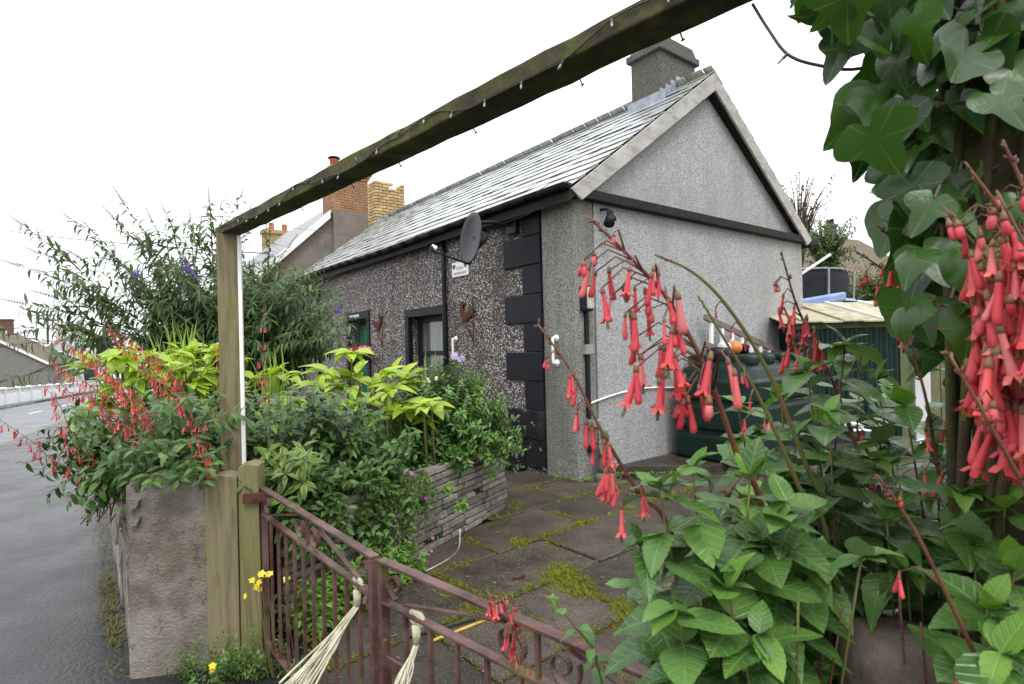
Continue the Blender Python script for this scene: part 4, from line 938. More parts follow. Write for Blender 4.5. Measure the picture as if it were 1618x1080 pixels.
# ================================================================== gate pillar, street wall, pergola, gate
M_wood = surf('weathered_post', (.21, .175, .105), [(7, (.12, .10, .055), .42, .66, (5, 5, .45)), (3, (.17, .165, .05), .45, .66), (26, (.23, .19, .13), .55, .7, (4, 4, .3))], .8, .3, (30, .4, .006))
M_beam = surf('mossy_beam', (.045, .036, .020), [(9, (.085, .088, .020), .40, .60), (30, (.04, .035, .02), .5, .7), (5, (.12, .115, .05), .60, .72)], .85, .3, (24, .6, .01), rnd=False)
PDA = R_(11); PD = Vector((math.cos(PDA), math.sin(PDA), 0)); PN = Vector((-math.sin(PDA), math.cos(PDA), 0))
pil = thing('gate_pillar', 'squat weathered concrete gate pillar with a rounded top at pavement edge', 'pillar', W0)
pm = MB(); n = 9
for i in range(2): pass
pr_ = [(0, -.1), (0, .50), (.0, .90)]
pm.prism([(-.02, -.1), (.315, -.1), (.315, .88), (.27, .92), (.14, .945), (.03, .93), (-.02, .89)], lambda p, k: W0+PD*p[0]+PN*(k*.30)+Vector((0, 0, p[1])))
me = pm.mesh('body', M_conc); rough_mesh(me, .012, 2, 5, 6.); link('body', me, pil)
kn = MB()
for k in range(2): kn.prism([(0, .80-.08*k), (.04, .825-.08*k), (.03, .79-.08*k), (.0, .785-.08*k)], lambda p, kk: W0+PD*p[0]+PN*(-.03+kk*.03)+Vector((0, 0, p[1])))
kn.build('mortar_snot', M_conc, pil)
sw_ = thing('street_wall', 'low weathered rubble and concrete boundary wall along the wet pavement', 'wall', street(.3, 0))
for i in range(14):
    s0 = .3+i*.62
    for z0, z1 in ((-.15, .22), (.23, .45), (.46, .66)):
        o = random.uniform(-.03, .03)
        b_ = MB(); b_.prism([(s0+o, z0), (s0+.61+o, z0), (s0+.61+o+random.uniform(-.03, .03), z1), (s0+o, z1)], lambda p, k: street(p[0], .015-random.uniform(0, .02)-k*.24, p[1]))
        me = b_.mesh('block', M_conc); rough_mesh(me, .016, i+z0, 2, 5.); link('block', me, sw_)
cp_ = MB()
for i in range(14): cp_.prism([(.3+i*.62, .665), (.915+i*.62, .665), (.915+i*.62, .72), (.3+i*.62, .73)], lambda p, k: street(p[0], .03-k*.28, p[1]))
cp_.build('coping', M_conc, sw_, bevel=.01)
# board-clad gate post beside the pillar
bp = thing('gate_post', 'thick mossy timber gate post beside the concrete pillar', 'post', W0+PD*.42)
for a, b_, top, dz in ((.318, .455, .90, 0), (.46, .55, .945, .012)):
    me = MB(); me.prism([(a, -.1), (b_, -.1), (b_, top), ((a+b_)/2, top+.012), (a, top)], lambda p, k: W0+PD*p[0]+PN*(-.02+dz+k*.13)+Vector((0, 0, p[1])))
    m_ = me.mesh('plank', M_wood); rough_mesh(m_, .004, a*9, 3, 7.); link('plank', m_, bp)
MB().box(-.055, .05, -.012, .01, -.022, .022).build('hinge_strap', M_rust, bp, world=Matrix.Translation(W0+PD*.54+PN*-.025+Vector((0, 0, .80))) @ Matrix.Rotation(PDA, 4, 'Z'), bevel=.003)
# pergola: post, white trunking, beam
pp = W0+PD*.385+PN*.20; ptop = at(364, 371, pp.y).z
perg = thing('pergola', 'mossy timber arch over the gate with one square post and a long beam', 'pergola', pp)
px_ = Matrix.Translation(pp) @ Matrix.Rotation(PDA+.1, 4, 'Z')
me = MB().box(-.05, .05, -.05, .05, -.1, ptop).mesh('post', M_wood); rough_mesh(me, .003, 4, 4, 6.); link('post', me, perg, world=px_)
MB().box(.046, .062, -.056, -.028, .55, ptop-.01).build('white_strip', M_whitep, perg, world=px_)
be0 = Vector((pp.x, pp.y, ptop+.022)); rb = ray(1187, 0); be1 = Vector((0, 0, EYE))+rb*((ptop-EYE)/rb.z)-Vector((.69, .72, 0))*.046; be1.z = be0.z; bd = (be1-be0).normalized(); side = Vector((-bd.y, bd.x, 0))*-1
if side.y > 0: side = -side          # towards the street
b0 = be0-bd*.075; b1 = be1+bd*.36
bmx = MB(); nb = 40
for i in range(nb+1):
    c = b0.lerp(b1, i/nb); j = lambda: random.uniform(-.0022, .0022)
    for sx, sz in ((-.046, -.024), (.046, -.024), (.046, .022), (-.046, .022)): bmx.v.append(tuple(c+side*(sx+j())+Vector((0, 0, sz+j()))))
for i in range(nb):
    for k in range(4): bmx.f.append((i*4+k, i*4+(k+1) % 4, i*4+4+(k+1) % 4, i*4+4+k)); bmx.mi.append(0)
bmx.f += [(3, 2, 1, 0), tuple(nb*4+k for k in range(4))]; bmx.mi += [0, 0]
bmx.build('beam', M_beam, perg, bevel=.005)
M_nail = surf('nail_steel', (.09, .08, .075), [], .5, metal=.7)
for t_ in (.28, .42, .52, .64, .76, .84):
    c = b0.lerp(b1, t_)-side*.03+Vector((0, 0, -.022))
    MB().tube([c, c+Vector((0, 0, -.014))-side*.014], .0018, 6).tube([c+Vector((0, 0, -.014))-side*.014, c+Vector((0, 0, -.016))-side*.016], .0045, 8).build('nail', M_nail, perg)
# fairy lights along the beam
fl = thing('string_lights', 'clear fairy light string stapled along the mossy beam and over to the ivy', 'string lights', b0)
wpts = []; blbs = []
nW = 46
for i in range(nW+1):
    t_ = i/nW; c = b0.lerp(b1, .02+.93*t_)
    wz = -.012+.020*math.sin(t_*23)+.008*math.sin(t_*61)
    wpts.append(c+side*(.0495)+Vector((0, 0, max(-.024, min(.022, wz)))))
    if i % 2 == 1: blbs.append((wpts[-1], bd*random.uniform(-.5, .5)+side*.35+Vector((0, 0, random.choice((-1, -1, -.8, .7))))))
M_wirec = surf('string_wire', (.03, .035, .028), [], .4); m, t, b = nmat('clear_bulb'); b.inputs['Base Color'].default_value = (.5, .52, .5, 1); b.inputs['Roughness'].default_value = .12; b.inputs['Transmission Weight'].default_value = .5; M_bulb = m
MB().tube(catmull(wpts, 3), .0016, 5).build('wire', M_wirec, fl, smooth=True)
sagp = [b1-bd*.38+side*.04+Vector((0, 0, -.02)), at(1190, 5, .93), at(1215, 45, .9), at(1245, 84, .88), at(1290, 101, .86), at(1360, 107, .84), at(1450, 70, .8), at(1520, 40, .78)]
MB().tube(catmull(sagp[1:], 6), .0025, 6).build('wire', M_wirec, fl, smooth=True)
blbs.append((at(1245, 84, .88), Vector((-.9, 0, -.85))*1.0))
for c, d in blbs:
    d = d.normalized(); s = .018
    h = MB().tube([c, c+d*s*.55], .0028, 7).build('bulb', M_wirec, fl)
    MB().tube([c+d*s*.5, c+d*s, c+d*s*1.25], [.0026, .0024, .0008], 7).build('lens', M_bulb, h, smooth=True)

# ------------------------------------------------------------------ the double gate
def gate_mat():
    m, t, b = nmat('old_maroon_gate_paint'); v = coords(t, False)
    col = mixc(t, ramp(t, noise(t, v, 7, 7), .4, .62), (.045, .019, .016, 1), (.125, .07, .062, 1))
    col = mixc(t, ramp(t, noise(t, v, 24, 6), .55, .68), col, (.15, .04, .022, 1))
    col = mixc(t, ramp(t, noise(t, v, 3.1, 6), .56, .68), col, (.13, .115, .035, 1))
    t.links.new(col, b.inputs['Base Color']); b.inputs['Roughness'].default_value = .5
    bump(t, b, noise(t, v, 60, 6), .5, .003); return m
M_gate = gate_mat()
GZ = .83
gl0 = W0+PD*.565+PN*.02; gl0.z = 0
gm = at(590, 878, 872*(EYE-GZ)/(878-544-5.3)); gm.z = 0
gr0 = at(605, 885, 872*(EYE-GZ)/(885-544-5.)); gr0.z = 0
gr1 = at(1060, 1080, 872*(EYE-GZ)/(1080-544+6.1)); gr1.z = 0; gdir = (gr1-gr0).normalized(); gr1 = gr0+gdir*1.27
U = Vector((0, 0, 1))
def leaf_gate(name, label, a, b_, first):
    d = (b_-a).normalized(); L = (b_-a).length; nrm = Vector((-d.y, d.x, 0)); g = thing(name, label, 'gate', a.lerp(b_, .5), 0, 'pair of rusty wrought iron gate leaves')
    P = lambda x, z, o=0.: a+d*x+U*z+nrm*o
    def prt(mb, nm, **k): return mb.build(nm, M_gate, g, **k)
    prt(MB().bar(P(-.012, GZ), P(L+.012, GZ), .032, .011), 'top_rail', bevel=.002)
    prt(MB().bar(P(0, GZ-.125), P(L, GZ-.125), .028, .010), 'middle_rail', bevel=.002)
    prt(MB().bar(P(0, .09), P(L, .09), .028, .010), 'bottom_rail', bevel=.002)
    for x in (.0, L): prt(MB().bar(P(x, .03), P(x, GZ-.006), .030, .026, d), 'stile', bevel=.002)
    n = 11
    for i in range(1, n):
        x = L*i/n; prt(MB().bar(P(x, .095), P(x, GZ-.13), .012, .012, d), 'bar')
    # flat scrolls in the top panel
    def scroll(cx, cz, r, turns, s0, flip, ext=None):
        pts = [P(cx+flip*(r*(1-.75*k/26))*math.cos(s0+turns*2*PI*k/26), cz+(r*(1-.75*k/26))*math.sin(s0+turns*2*PI*k/26)) for k in range(27)]
        if ext: pts = [P(*e) for e in ext]+pts
        mm = MB()
        for p, q in zip(pts[:-1], pts[1:]): mm.bar(p, q, .016, .005, (p-q).cross(nrm))
        prt(mm, 'scroll')
    mid = L/2
    prt(MB().bar(P(mid, GZ-.12), P(mid, GZ-.006), .012, .012, d), 'centre_bar')
    for s in (-1, 1):
        scroll(mid+s*.075, GZ-.066, .05, 1.3, PI*.85, -s if s > 0 else 1)
        e = L-.012 if s > 0 else .012
        prt(MB().bar(P(mid+s*.10, GZ-.018), P(e-s*.10, GZ-.105), .016, .006), 'stay')
        scroll(e-s*.055, GZ-.062, .042, 1.1, -PI/2, s)
    return g, P, L
gA, PA_, LA = leaf_gate('iron_gate', 'rusty maroon iron gate leaf hung on the timber gate post', gl0, gm, True)
gB, PB_, LB = leaf_gate('iron_gate', 'rusty maroon iron gate leaf with sliding latch bolt, under the red flowers', gr0, gr1, False)
lt_ = MB().bar(PB_(.0, .545, -.02), PB_(.13, .545, -.02), .008, .02).bar(PB_(.0, .525, -.02), PB_(.13, .525, -.02), .008, .02).tube([PB_(.03, .46, -.02), PB_(.03, .60, -.02)], .008, 8)
lt_.build('latch_bolt', M_gate, gB)
MB().tube([gm.lerp(gl0, .03)+U*.70, gm.lerp(gl0, .03)+U*.70+Vector((-.01, -.01, -.03))], .012, 10).build('latch_eye', M_gate, gA)
# cream rope ties
M_rope = surf('cream_rope', (.56, .53, .40), [(30, (.36, .34, .24), .42, .65), (6, (.30, .29, .17), .5, .7)], .85, .2, (80, .5, .004))
for nm, P_, x, tgt, wdt, lb_ in (('a', PA_, LA*.90, (462, 1100, 1.55), .045, 'cream rope hammock ties knotted to the gate leaf by the post, hanging wide'), ('b', PB_, .17, (628, 1100, 1.5), .022, 'cream rope hammock ties knotted to the gate leaf with the latch bolt')):
    k0 = P_(x, GZ-.13); tg = at(*tgt); rp = thing('rope_tie', lb_, 'rope', k0)
    kn = MB()
    for q in range(4):
        th = .011+.002*q
        kn.tube([k0+(P_(x+1, 0)-P_(x, 0))*(-.012+q*.008)+U*(.004+.019*math.sin(w))+Vector((.019*math.cos(w)*.7, -.019*math.cos(w)*.7, 0)) for w in [2*PI*i/10 for i in range(11)]], .0065, 7, False)
    kn.build('knot', M_rope, rp, smooth=True)
    c1 = k0+Vector((0, -.02, -.06)); MB().tube([k0+Vector((0, -.015, -.01)), c1], [.014, .011], 8).build('binding', M_rope, rp, smooth=True)
    hd = (tg-c1).normalized(); sd_ = hd.cross(Vector((0, 1, 0))).normalized()
    for q in range(15):
        f_ = (q-7)/7
        MB().tube(catmull([c1+sd_*f_*.006, c1.lerp(tg, .22)+sd_*f_*wdt*.18+rv(.004), c1.lerp(tg, .45)+sd_*f_*wdt*.45+rv(.006), c1.lerp(tg, .7)+sd_*f_*wdt*.72+rv(.007), tg+sd_*f_*wdt+rv(.008)], 4), random.uniform(.0025, .0042), 5).build('strand', M_rope, rp, smooth=True)
# rounded log post at the right
lg = thing('log_post', 'cracked round topped log gate post among the fuchsia leaves', 'post', (at(1418, 1040, .8).x, .8, 0))
M_log = None
m, t, b = nmat('cracked_log'); v = coords(t, False)
vv = t.nodes.new('ShaderNodeTexVoronoi'); vv.feature = 'DISTANCE_TO_EDGE'; vv.inputs['Scale'].default_value = 60; dv = t.nodes.new('ShaderNodeMix'); dv.data_type = 'RGBA'; dv.blend_type = 'ADD'; dv.inputs[0].default_value = .03; nn_ = t.nodes.new('ShaderNodeTexNoise'); nn_.inputs['Scale'].default_value = 30; t.links.new(v, nn_.inputs['Vector']); t.links.new(scaled(t, v, (1, 1, .4)), dv.inputs[6]); t.links.new(nn_.outputs['Color'], dv.inputs[7]); t.links.new(dv.outputs[2], vv.inputs['Vector'])
col = mixc(t, ramp(t, noise(t, v, 14, 8), .38, .66), (.14, .105, .078, 1), (.26, .21, .165, 1))
col = mixc(t, ramp(t, vv.outputs['Distance'], .0, .10, (1, 1, 1, 1), (0, 0, 0, 1)), col, mixc(t, .20, col, (.035, .025, .018, 1)))
t.links.new(col, b.inputs['Base Color']); b.inputs['Roughness'].default_value = .85
hm = t.nodes.new('ShaderNodeMath'); hm.operation = 'ADD'; t.links.new(noise(t, scaled(t, v, (1, 1, .25)), 22, 5), hm.inputs[0]); t.links.new(noise(t, v, 40, 6), hm.inputs[1]); bump(t, b, hm.outputs[0], .7, .006); M_log = m
lt2 = at(1420, 992, .8).z
me = MB().lathe([(.080, -.1), (.079, .5), (.078, lt2-.05), (.071, lt2-.025), (.055, lt2-.008), (.03, lt2-.001), (.003, lt2)], 28).mesh('log', M_log, True); rough_mesh(me, .006, 5, 1, 9.)
link('log', me, lg, world=Matrix.Translation((at(1418, 1040, .8).x, .8, 0)))
# ivy post (carries the far end of the beam)
ivp = Vector((b1.x, b1.y+.05, 0)); ipost = link('post', MB().box(-.038, .038, -.038, .038, -.1, ptop).mesh('post', M_beam), perg, world=Matrix.Translation(ivp) @ Matrix.Rotation(-.7, 4, 'Z'))

# ------------------------------------------------------------------ stone planter
E1 = Vector((-.095, 5.056, 0)); pdv = Vector((-.473, -.881, 0)).normalized(); pnv = Vector((.881, -.473, 0))
plt = thing('planter', 'raised flower bed of thin coursed grey stones beside the patio', 'planter', E1)
LEN_P = 2.42; crs = [.05, .045, .055, .04, .06, .045, .05, .05, .055, .045, .05, .05]
z = 0.0; st_me = {}
core = MB().prism([(0.03, -.03), (LEN_P, -.03), (LEN_P, -.22), (.03, -.22)], lambda p, k: E1+pdv*p[0]+pnv*p[1]+Vector((0, 0, -.05+k*.58)))
core.prism([(.02, -.03), (.2, -.03), (.2, -.3), (.02, -.3)], lambda p, k: E1+pdv*p[0]*.0+FD*(p[0]*40-.5)*.0+Vector((0, 0, -.2+k*.01))) if False else None
core.build('core', M_soil, plt)
for c, hgt_ in enumerate(crs):
    x = -random.uniform(0, .03)
    while x < LEN_P-.08:
        w = random.uniform(.12, .42); w = min(w, LEN_P-x)
        if random.random() > .03:
            dpt = random.uniform(-.012, .02)
            b_ = MB().prism([(x+.004, z+.003+random.uniform(0, .004)), (x+w-.004, z+.003+random.uniform(0, .004)), (x+w-.004-random.uniform(0, .008), z+hgt_-.003-random.uniform(0, .004)), (x+.004+random.uniform(0, .008), z+hgt_-.003-random.uniform(0, .004))], lambda p, k: E1+pdv*p[0]+pnv*(-.10+k*(.10+dpt))+Vector((0, 0, p[1])))
            b_.build('stone', M_stone, plt, bevel=.004, seg=1)
        x += w
    # returning end face
    y = 0
    while y < 1.6:
        w = random.uniform(.15, .4)
        MB().prism([(y+.004, z+.003), (y+w-.004, z+.004), (y+w-.006, z+hgt_-.004), (y+.004, z+hgt_-.003)], lambda p, k: E1+FD*p[0]+GD*(-.12+k*(.10+random.uniform(-.005, .012)))+Vector((0, 0, p[1]))).build('stone', M_stone, plt, bevel=.004, seg=1)
        y += w
    z += hgt_
PT = z
sl_ = MB(); bed = [E1+pdv*.05-pnv*.06, E1+pdv*LEN_P-pnv*.06, W0+GD*.35+FD*.25, street(.4, -.2), street(3, -.2), street(6, -.25), street(8.5, -.25), hw(-1.3, 7.0), hw(-1.25, 3.0), E1+FD*.2-GD*.06]
sl_.prism([(p.x, p.y) for p in bed], lambda p, k: Vector((p[0], p[1], -.3+k*(.3+PT-.035))))
struct(sl_.build('planter_soil', M_soil))
# a broken terracotta sliver on the paving, garden hose end
q = gnd(820, 914); tag(MB().box(-.045, .045, -.008, .008, 0, .012).build('wood_chip', M_rust, world=Matrix.Translation((q.x, q.y, .008)) @ Matrix.Rotation(.5, 4, 'Z'), bevel=.002), 'reddish sliver of wood lying on a paving slab', 'wood chip')
q1 = [gnd(727, 835, .30), gnd(725, 865, .18), gnd(712, 880, .08), gnd(690, 893, .015), gnd(672, 902, .012)]
tag(MB().tube(catmull(q1, 5), .005, 6).build('dry_stalk', M_rope, smooth=True), 'thin pale dry stalk curling down the planter stones onto paving', 'stalk')
q2 = [gnd(640, 1010, .012), gnd(700, 985, .012), gnd(760, 950, .012)]
# yellow strap on the paving by the gate
M_strap = surf('yellow_strap', (.55, .36, .06), [(20, (.4, .26, .05), .45, .6)], .6)
sp = MB(); a_, b_2 = gnd(680, 1015), gnd(800, 968)
sp.bar(a_+U*.009, b_2+U*.009, .018, .006); tag(sp.build('strap', M_strap), 'yellow strap lying on the wet paving inside the gate', 'strap')
sp = MB(); a_, b_2 = gnd(640, 1010), gnd(770, 975)
tag(MB().tube(catmull([a_+U*.012, a_.lerp(b_2, .5)+U*.014+Vector((.02, 0, 0)), b_2+U*.012], 5), .006, 6).build('cord', M_gutter), 'black cord lying beside the yellow strap on paving', 'cord')
# ================================================================== plants
def petal_mat():
    m, t, b = nmat('coral_tube'); v = coords(t); oi = t.nodes.new('ShaderNodeObjectInfo')
    r = t.nodes.new('ShaderNodeValToRGB'); e = r.color_ramp.elements; e[0].color = (.50, .035, .055, 1); e[1].color = (.80, .26, .24, 1)
    for p_, c_ in ((.3, (.70, .075, .095, 1)), (.75, (.79, .125, .135, 1))): x = e.new(p_); x.color = c_
    t.links.new(oi.outputs['Random'], r.inputs['Fac'])
    tcn = t.nodes.new('ShaderNodeTexCoord'); sp = t.nodes.new('ShaderNodeSeparateXYZ'); t.links.new(tcn.outputs['Object'], sp.inputs[0])
    col = mixc(t, ramp(t, noise(t, scaled(t, v, (260, 260, 18)), 1., 4), .45, .75), r.outputs['Color'], mixc(t, .4, r.outputs['Color'], (.35, .02, .04, 1)))
    t.links.new(col, b.inputs['Base Color']); b.inputs['Roughness'].default_value = .5; b.inputs['Specular IOR Level'].default_value = .3
    tr = t.nodes.new('ShaderNodeBsdfTranslucent'); t.links.new(col, tr.inputs['Color']); ms = t.nodes.new('ShaderNodeMixShader'); ms.inputs[0].default_value = .22
    t.links.new(b.outputs[0], ms.inputs[1]); t.links.new(tr.outputs[0], ms.inputs[2]); t.links.new(ms.outputs[0], t.nodes['Material Output'].inputs['Surface']); return m
M_fl = petal_mat()
M_cal = surf('calyx', (.20, .075, .05), [(60, (.18, .13, .05), .45, .6)], .6)
M_thr = surf('orange_throat', (.80, .30, .05), [], .5)
M_stemr = surf('red_brown_stem', (.13, .042, .035), [(14, (.17, .075, .04), .42, .62), (3, (.10, .10, .035), .55, .7)], .5, .4)
M_stemg = surf('green_stem', (.12, .14, .035), [(10, (.17, .10, .045), .45, .65)], .6)
M_twig = surf('shrub_twig', (.09, .075, .05), [(8, (.13, .12, .07), .45, .65)], .85)
def flower_mesh(kind, seg=8):
    m = MB(); curve = lambda z: .06*(z/.05)**2*.05
    if kind == 'open': tube = [(.0030, -.006), (.0028, -.012), (.0036, -.022), (.0048, -.034), (.0055, -.041)]
    else: tube = [(.0030, -.006), (.0029, -.012), (.0037, -.022), (.0049, -.034), (.0056, -.041), (.0050, -.0460), (.0025, -.0482)]
    m.cur = 1; m.lathe([(.0010, .002), (.0026, .0), (.0035, -.004), (.0036, -.008)], seg, cap=True)
    m.cur = 0; m.lathe(tube, seg, cap=(kind != 'open'))
    if kind == 'open':
        for i in range(5):
            a = 2*PI*i/5; c, s = math.cos(a), math.sin(a); t0 = .0058
            R = lambda r, w, z: (c*r-s*w, s*r+c*w, z)
            m.cur = 0; m.add([R(t0, -.0036, -.0405), R(t0, .0036, -.0405), R(.0105, .0034, -.0455), R(.0105, -.0034, -.0455), R(.0138, 0, -.0462)], [(0, 1, 2, 3), (3, 2, 4)])
            m.cur = 2; m.add([R(t0-.0006, -.0034, -.0412), R(t0-.0006, .0034, -.0412), R(.0098, .003, -.0462), R(.0098, -.003, -.0462)], [(3, 2, 1, 0)])
        m.cur = 1
        for i in range(4): m.tube([(0, 0, -.03), (.002*math.cos(i*1.6), .002*math.sin(i*1.6), -.056)], .0006, 4)
    me = m.mesh('flower', [M_fl, M_cal, M_thr], True)
    for v in me.vertices: v.co.x += .10*max(0, -v.co.z)**2/.05
    return me
FLO = [flower_mesh('bud'), flower_mesh('bud'), flower_mesh('open')]
SMB = MB(); SMB.cur = 1; SMB.lathe([(.001, .002), (.004, -.004), (.0045, -.009)], 6); SMB.cur = 0; SMB.lathe([(.0036, -.008), (.005, -.016), (.0045, -.022), (.002, -.025)], 6)
FLO_SMALL = SMB.mesh('flower', [M_fl, M_cal], True)
def polyat(P, t):
    seg = [(P[i+1]-P[i]).length for i in range(len(P)-1)]; d = t*sum(seg); i = 0
    while i < len(seg)-1 and d > seg[i]: d -= seg[i]; i += 1
    return P[i].lerp(P[i+1], min(1, d/max(1e-6, seg[i]))), (P[i+1]-P[i]).normalized()
def raceme(plant, pts, r0, t0, n_nodes, ped=.05, fs=1., side=None, per=4, leaves=None, lmesh=None, t1=.97, smat=None, single=True, dens=1.):
    """a flowering stem with its drooping tubes; returns the stem object"""
    P = catmull(pts, 5); k = len(P)
    mb = MB(); mb.tube(P, [r0*(1-.72*i/(k-1)) for i in range(k)], 7)
    fl_ = []
    for i in range(n_nodes):
        f = i/max(1, n_nodes-1); t = t0+(t1-t0)*f; p, tg = polyat(P, t)
        sz = fs*(1.08-.3*f); pl_ = ped*(1-.45*f)
        np_ = max(1, round(per*(1-.35*f)))
        for w in range(np_):
            if random.random() > dens: continue
            th = random.uniform(0, 2*PI); x = tg.orthogonal().normalized(); y = tg.cross(x)
            rd = x*math.cos(th)+y*math.sin(th)
            if side is not None: rd = (rd*.65+Vector(side)*.75)
            rd = rd.normalized(); rd.z = rd.z*.5+.12
            L = pl_*random.uniform(.5, 1.15)
            e = p+rd*L+Vector((0, 0, -.006)); mid = p+rd*L*.55+Vector((0, 0, .012*L/.05))
            mb.tube([p, mid, e], [r0*.26, r0*.2, r0*.2], 4)
            for b_ in range(1 if random.random() < .5 else 2):
                e2 = e+rv(.008)*(b_ > 0); e2.z = min(e2.z, e.z+.002)
                q = Vector((random.gauss(0, .16), random.gauss(0, .16), -1)).normalized()
                M = Matrix.Translation(e2) @ q.to_track_quat('-Z', 'X').to_matrix().to_4x4() @ Matrix.Rotation(random.uniform(0, 6), 4, 'Z') @ Matrix.Scale(sz*random.uniform(.68, 1.12), 4) @ Matrix.Diagonal((random.uniform(.8, 1.05), random.uniform(.8, 1.05), 1, 1))
                me = FLO_SMALL if f > .93 or random.random() < .07 else random.choice(FLO)
                fl_.append((me, M))
    # bud tip
    p, tg = polyat(P, 1.)
    for i in range(9):
        d = (tg+rv(.7)).normalized(); q0 = p-tg*random.uniform(0, .07)*fs; mb.tube([q0, q0+d*.006*min(fs, .8), q0+d*.011*min(fs, .8)], [.0005, .0016, .0008], 5)
    st_ = mb.build('stem', smat or M_stemr, plant, smooth=True)
    for me, M in fl_: link('flower', me, st_, world=M)
    if leaves:
        for M in leaves: link('leaf', lmesh, st_, world=M)
    return st_
# ---- leaf kinds
M_phyg = leafmat('cape_fuchsia_leaf', (.020, .068, .014), (.105, .225, .055), .30, .18, vein=True, back=(.11, .19, .08), spec=.5)
M_phygy = leafmat('young_leaf', (.075, .20, .028), (.13, .27, .04), .4, .25, vein=True)
LT = [leaf_tmpl(.1, .064, 18, .36, f, d, .035, wav=w) for f, d, w in ((.22, .22, .02), (.3, .35, -.03), (.15, .1, .03))]+[leaf_tmpl(.1, .05, 14, .36, .4, .5, .045, wav=.05), leaf_tmpl(.09, .07, 14, .4, .12, .05, .03, wav=-.04)]
LMESH = [tmpl_mesh('leaf', T, M_phyg) for T in LT]; LMESHY = [tmpl_mesh('leaf', T, M_phygy) for T in LT]
LOW = leaf_tmpl(.1, .052, 4, .38, .22, .3)
def log_clear(p):
    if p.y < .1: return False
    x, y = proj(p); return p.y < .9 and 1255 < x < 1540 and y > 925
def shoot(plant, pts, r=.0035, step=.05, t0=.15, size=(1.1, .5), young=.12, lift=.35, droop=.25, smat=None):
    P = catmull(pts, 4); mb = MB(); k = len(P); mb.tube(P, [r*(1-.6*i/(k-1)) for i in range(k)], 6)
    s_ = mb.build('stem', smat or random.choice((M_stemr, M_stemg)), plant, smooth=True)
    for i, M in enumerate(on_stem(P, step, t0, 1., lift, size, .3, droop)):
        if log_clear(M.translation): continue
        link('leaf', random.choice(LMESH), s_, world=M)
    tg = (P[-1]-P[-2]).normalized()
    for k_ in range(5):
        if not log_clear(P[-1]): link('leaf', random.choice(LMESHY if random.random() < .35+young else LMESH), s_, world=orient(P[-1], (tg*.5+rv(1.)), (0, 0, 1), size[1]*random.uniform(.4, .75)))
    return s_
# ---- right-hand cape fuchsia: flowering stems measured from the photograph
cfA = thing('cape_fuchsia', 'tall cape fuchsia with coral tube flowers arching towards the gable', 'plant', (.66, 1.16, 0))
cfB = thing('cape_fuchsia', 'cape fuchsia with dense coral flowers crowding under the ivy', 'plant', (1.05, 1.1, 0))
def px(*l): return [at(*p) for p in l]
def root(p, plant, dx=0): b_ = wm(plant).translation; return [Vector((b_.x+dx+random.uniform(-.06, .06), b_.y+random.uniform(-.06, .1), -.03)), Vector(((b_.x+dx+p.x)/2, (b_.y+p.y)/2+.03, p.z*.45))]
def flstem(plant, P, r0, t0, *a, i0=None, **k):
    pts = root(P[0], plant)+P
    if i0 is not None:
        C_ = catmull(pts, 5); L_ = [0.]
        for p, q in zip(C_[:-1], C_[1:]): L_.append(L_[-1]+(q-p).length)
        t0 = L_[min(len(L_)-1, int(round((2+i0)*5)))]/L_[-1]
    return raceme(plant, pts, r0, t0, *a, **k)
LS = Vector((-.8, -.35, -.1))
flstem(cfA, px((1215, 860, .82), (1165, 720, .78), (1118, 590, .75), (1060, 480, .73), (1000, 410, .72), (930, 342, .71)), .0060, .735, 15, .10, 1.08, LS, 4, t1=.965, i0=1.8, dens=.72)
flstem(cfA, px((1078, 888, .80), (1010, 780, .78), (950, 680, .77), (905, 590, .76), (850, 512, .75)), .0046, .68, 9, .05, .82, LS, 3, i0=1.0, dens=.75)
flstem(cfA, px((1330, 900, .92), (1275, 740, .88), (1215, 590, .86), (1150, 485, .84), (1095, 430, .83), (1035, 402, .82)), .0056, .88, 5, .03, .42, LS, 2, dens=.6, smat=M_stemg)
flstem(cfA, px((1310, 890, .86), (1262, 770, .83), (1205, 640, .81), (1150, 545, .79), (1105, 470, .78)), .0052, .88, 5, .03, .40, LS, 2, dens=.6, smat=M_stemg)
flstem(cfA, px((1390, 800, 1.10), (1345, 680, 1.07), (1310, 590, 1.05), (1262, 490, 1.03), (1235, 400, 1.02)), .0055, .80, 8, .06, .95, Vector((-.9, -.2, 0)), 3, dens=.8, i0=2.2)
flstem(cfA, px((1215, 900, .9), (1190, 840, .88), (1150, 790, .86), (1175, 745, .85)), .004, .86, 3, .04, .95, None, 3)
flstem(cfA, px((1400, 860, .9), (1375, 760, .92), (1345, 690, .95), (1330, 640, .96)), .005, .84, 4, .045, .8, None, 3)
flstem(cfB, px((1640, 1150, .62), (1560, 1070, .60), (1500, 950, .58), (1440, 830, .57), (1385, 750, .56)), .0044, .68, 6, .06, .8, Vector((-.7, -.4, 0)), 2, dens=.7)
flstem(cfB, px((1700, 900, .60), (1660, 660, .57), (1630, 480, .56), (1590, 350, .56), (1530, 262, .56)), .005, .60, 14, .06, 1.2, Vector((-.8, -.3, 0)), 5, i0=1.4)
flstem(cfB, px((1720, 820, .66), (1690, 640, .64), (1650, 500, .63), (1600, 400, .62), (1560, 330, .62)), .0048, .58, 12, .06, 1.15, Vector((-.8, -.3, 0)), 5, i0=1.4)
flstem(cfB, px((1730, 900, .62), (1690, 760, .61), (1650, 640, .60), (1600, 540, .60), (1550, 470, .60)), .0048, .60, 10, .06, 1.15, Vector((-.8, -.3, 0)), 5, i0=1.6)
flstem(cfB, px((1660, 760, .9), (1600, 600, .88), (1530, 480, .87), (1450, 410, .86), (1385, 355, .86)), .0046, .74, 11, .045, .92, Vector((-.3, -.5, -.2)), 4, i0=1.8)
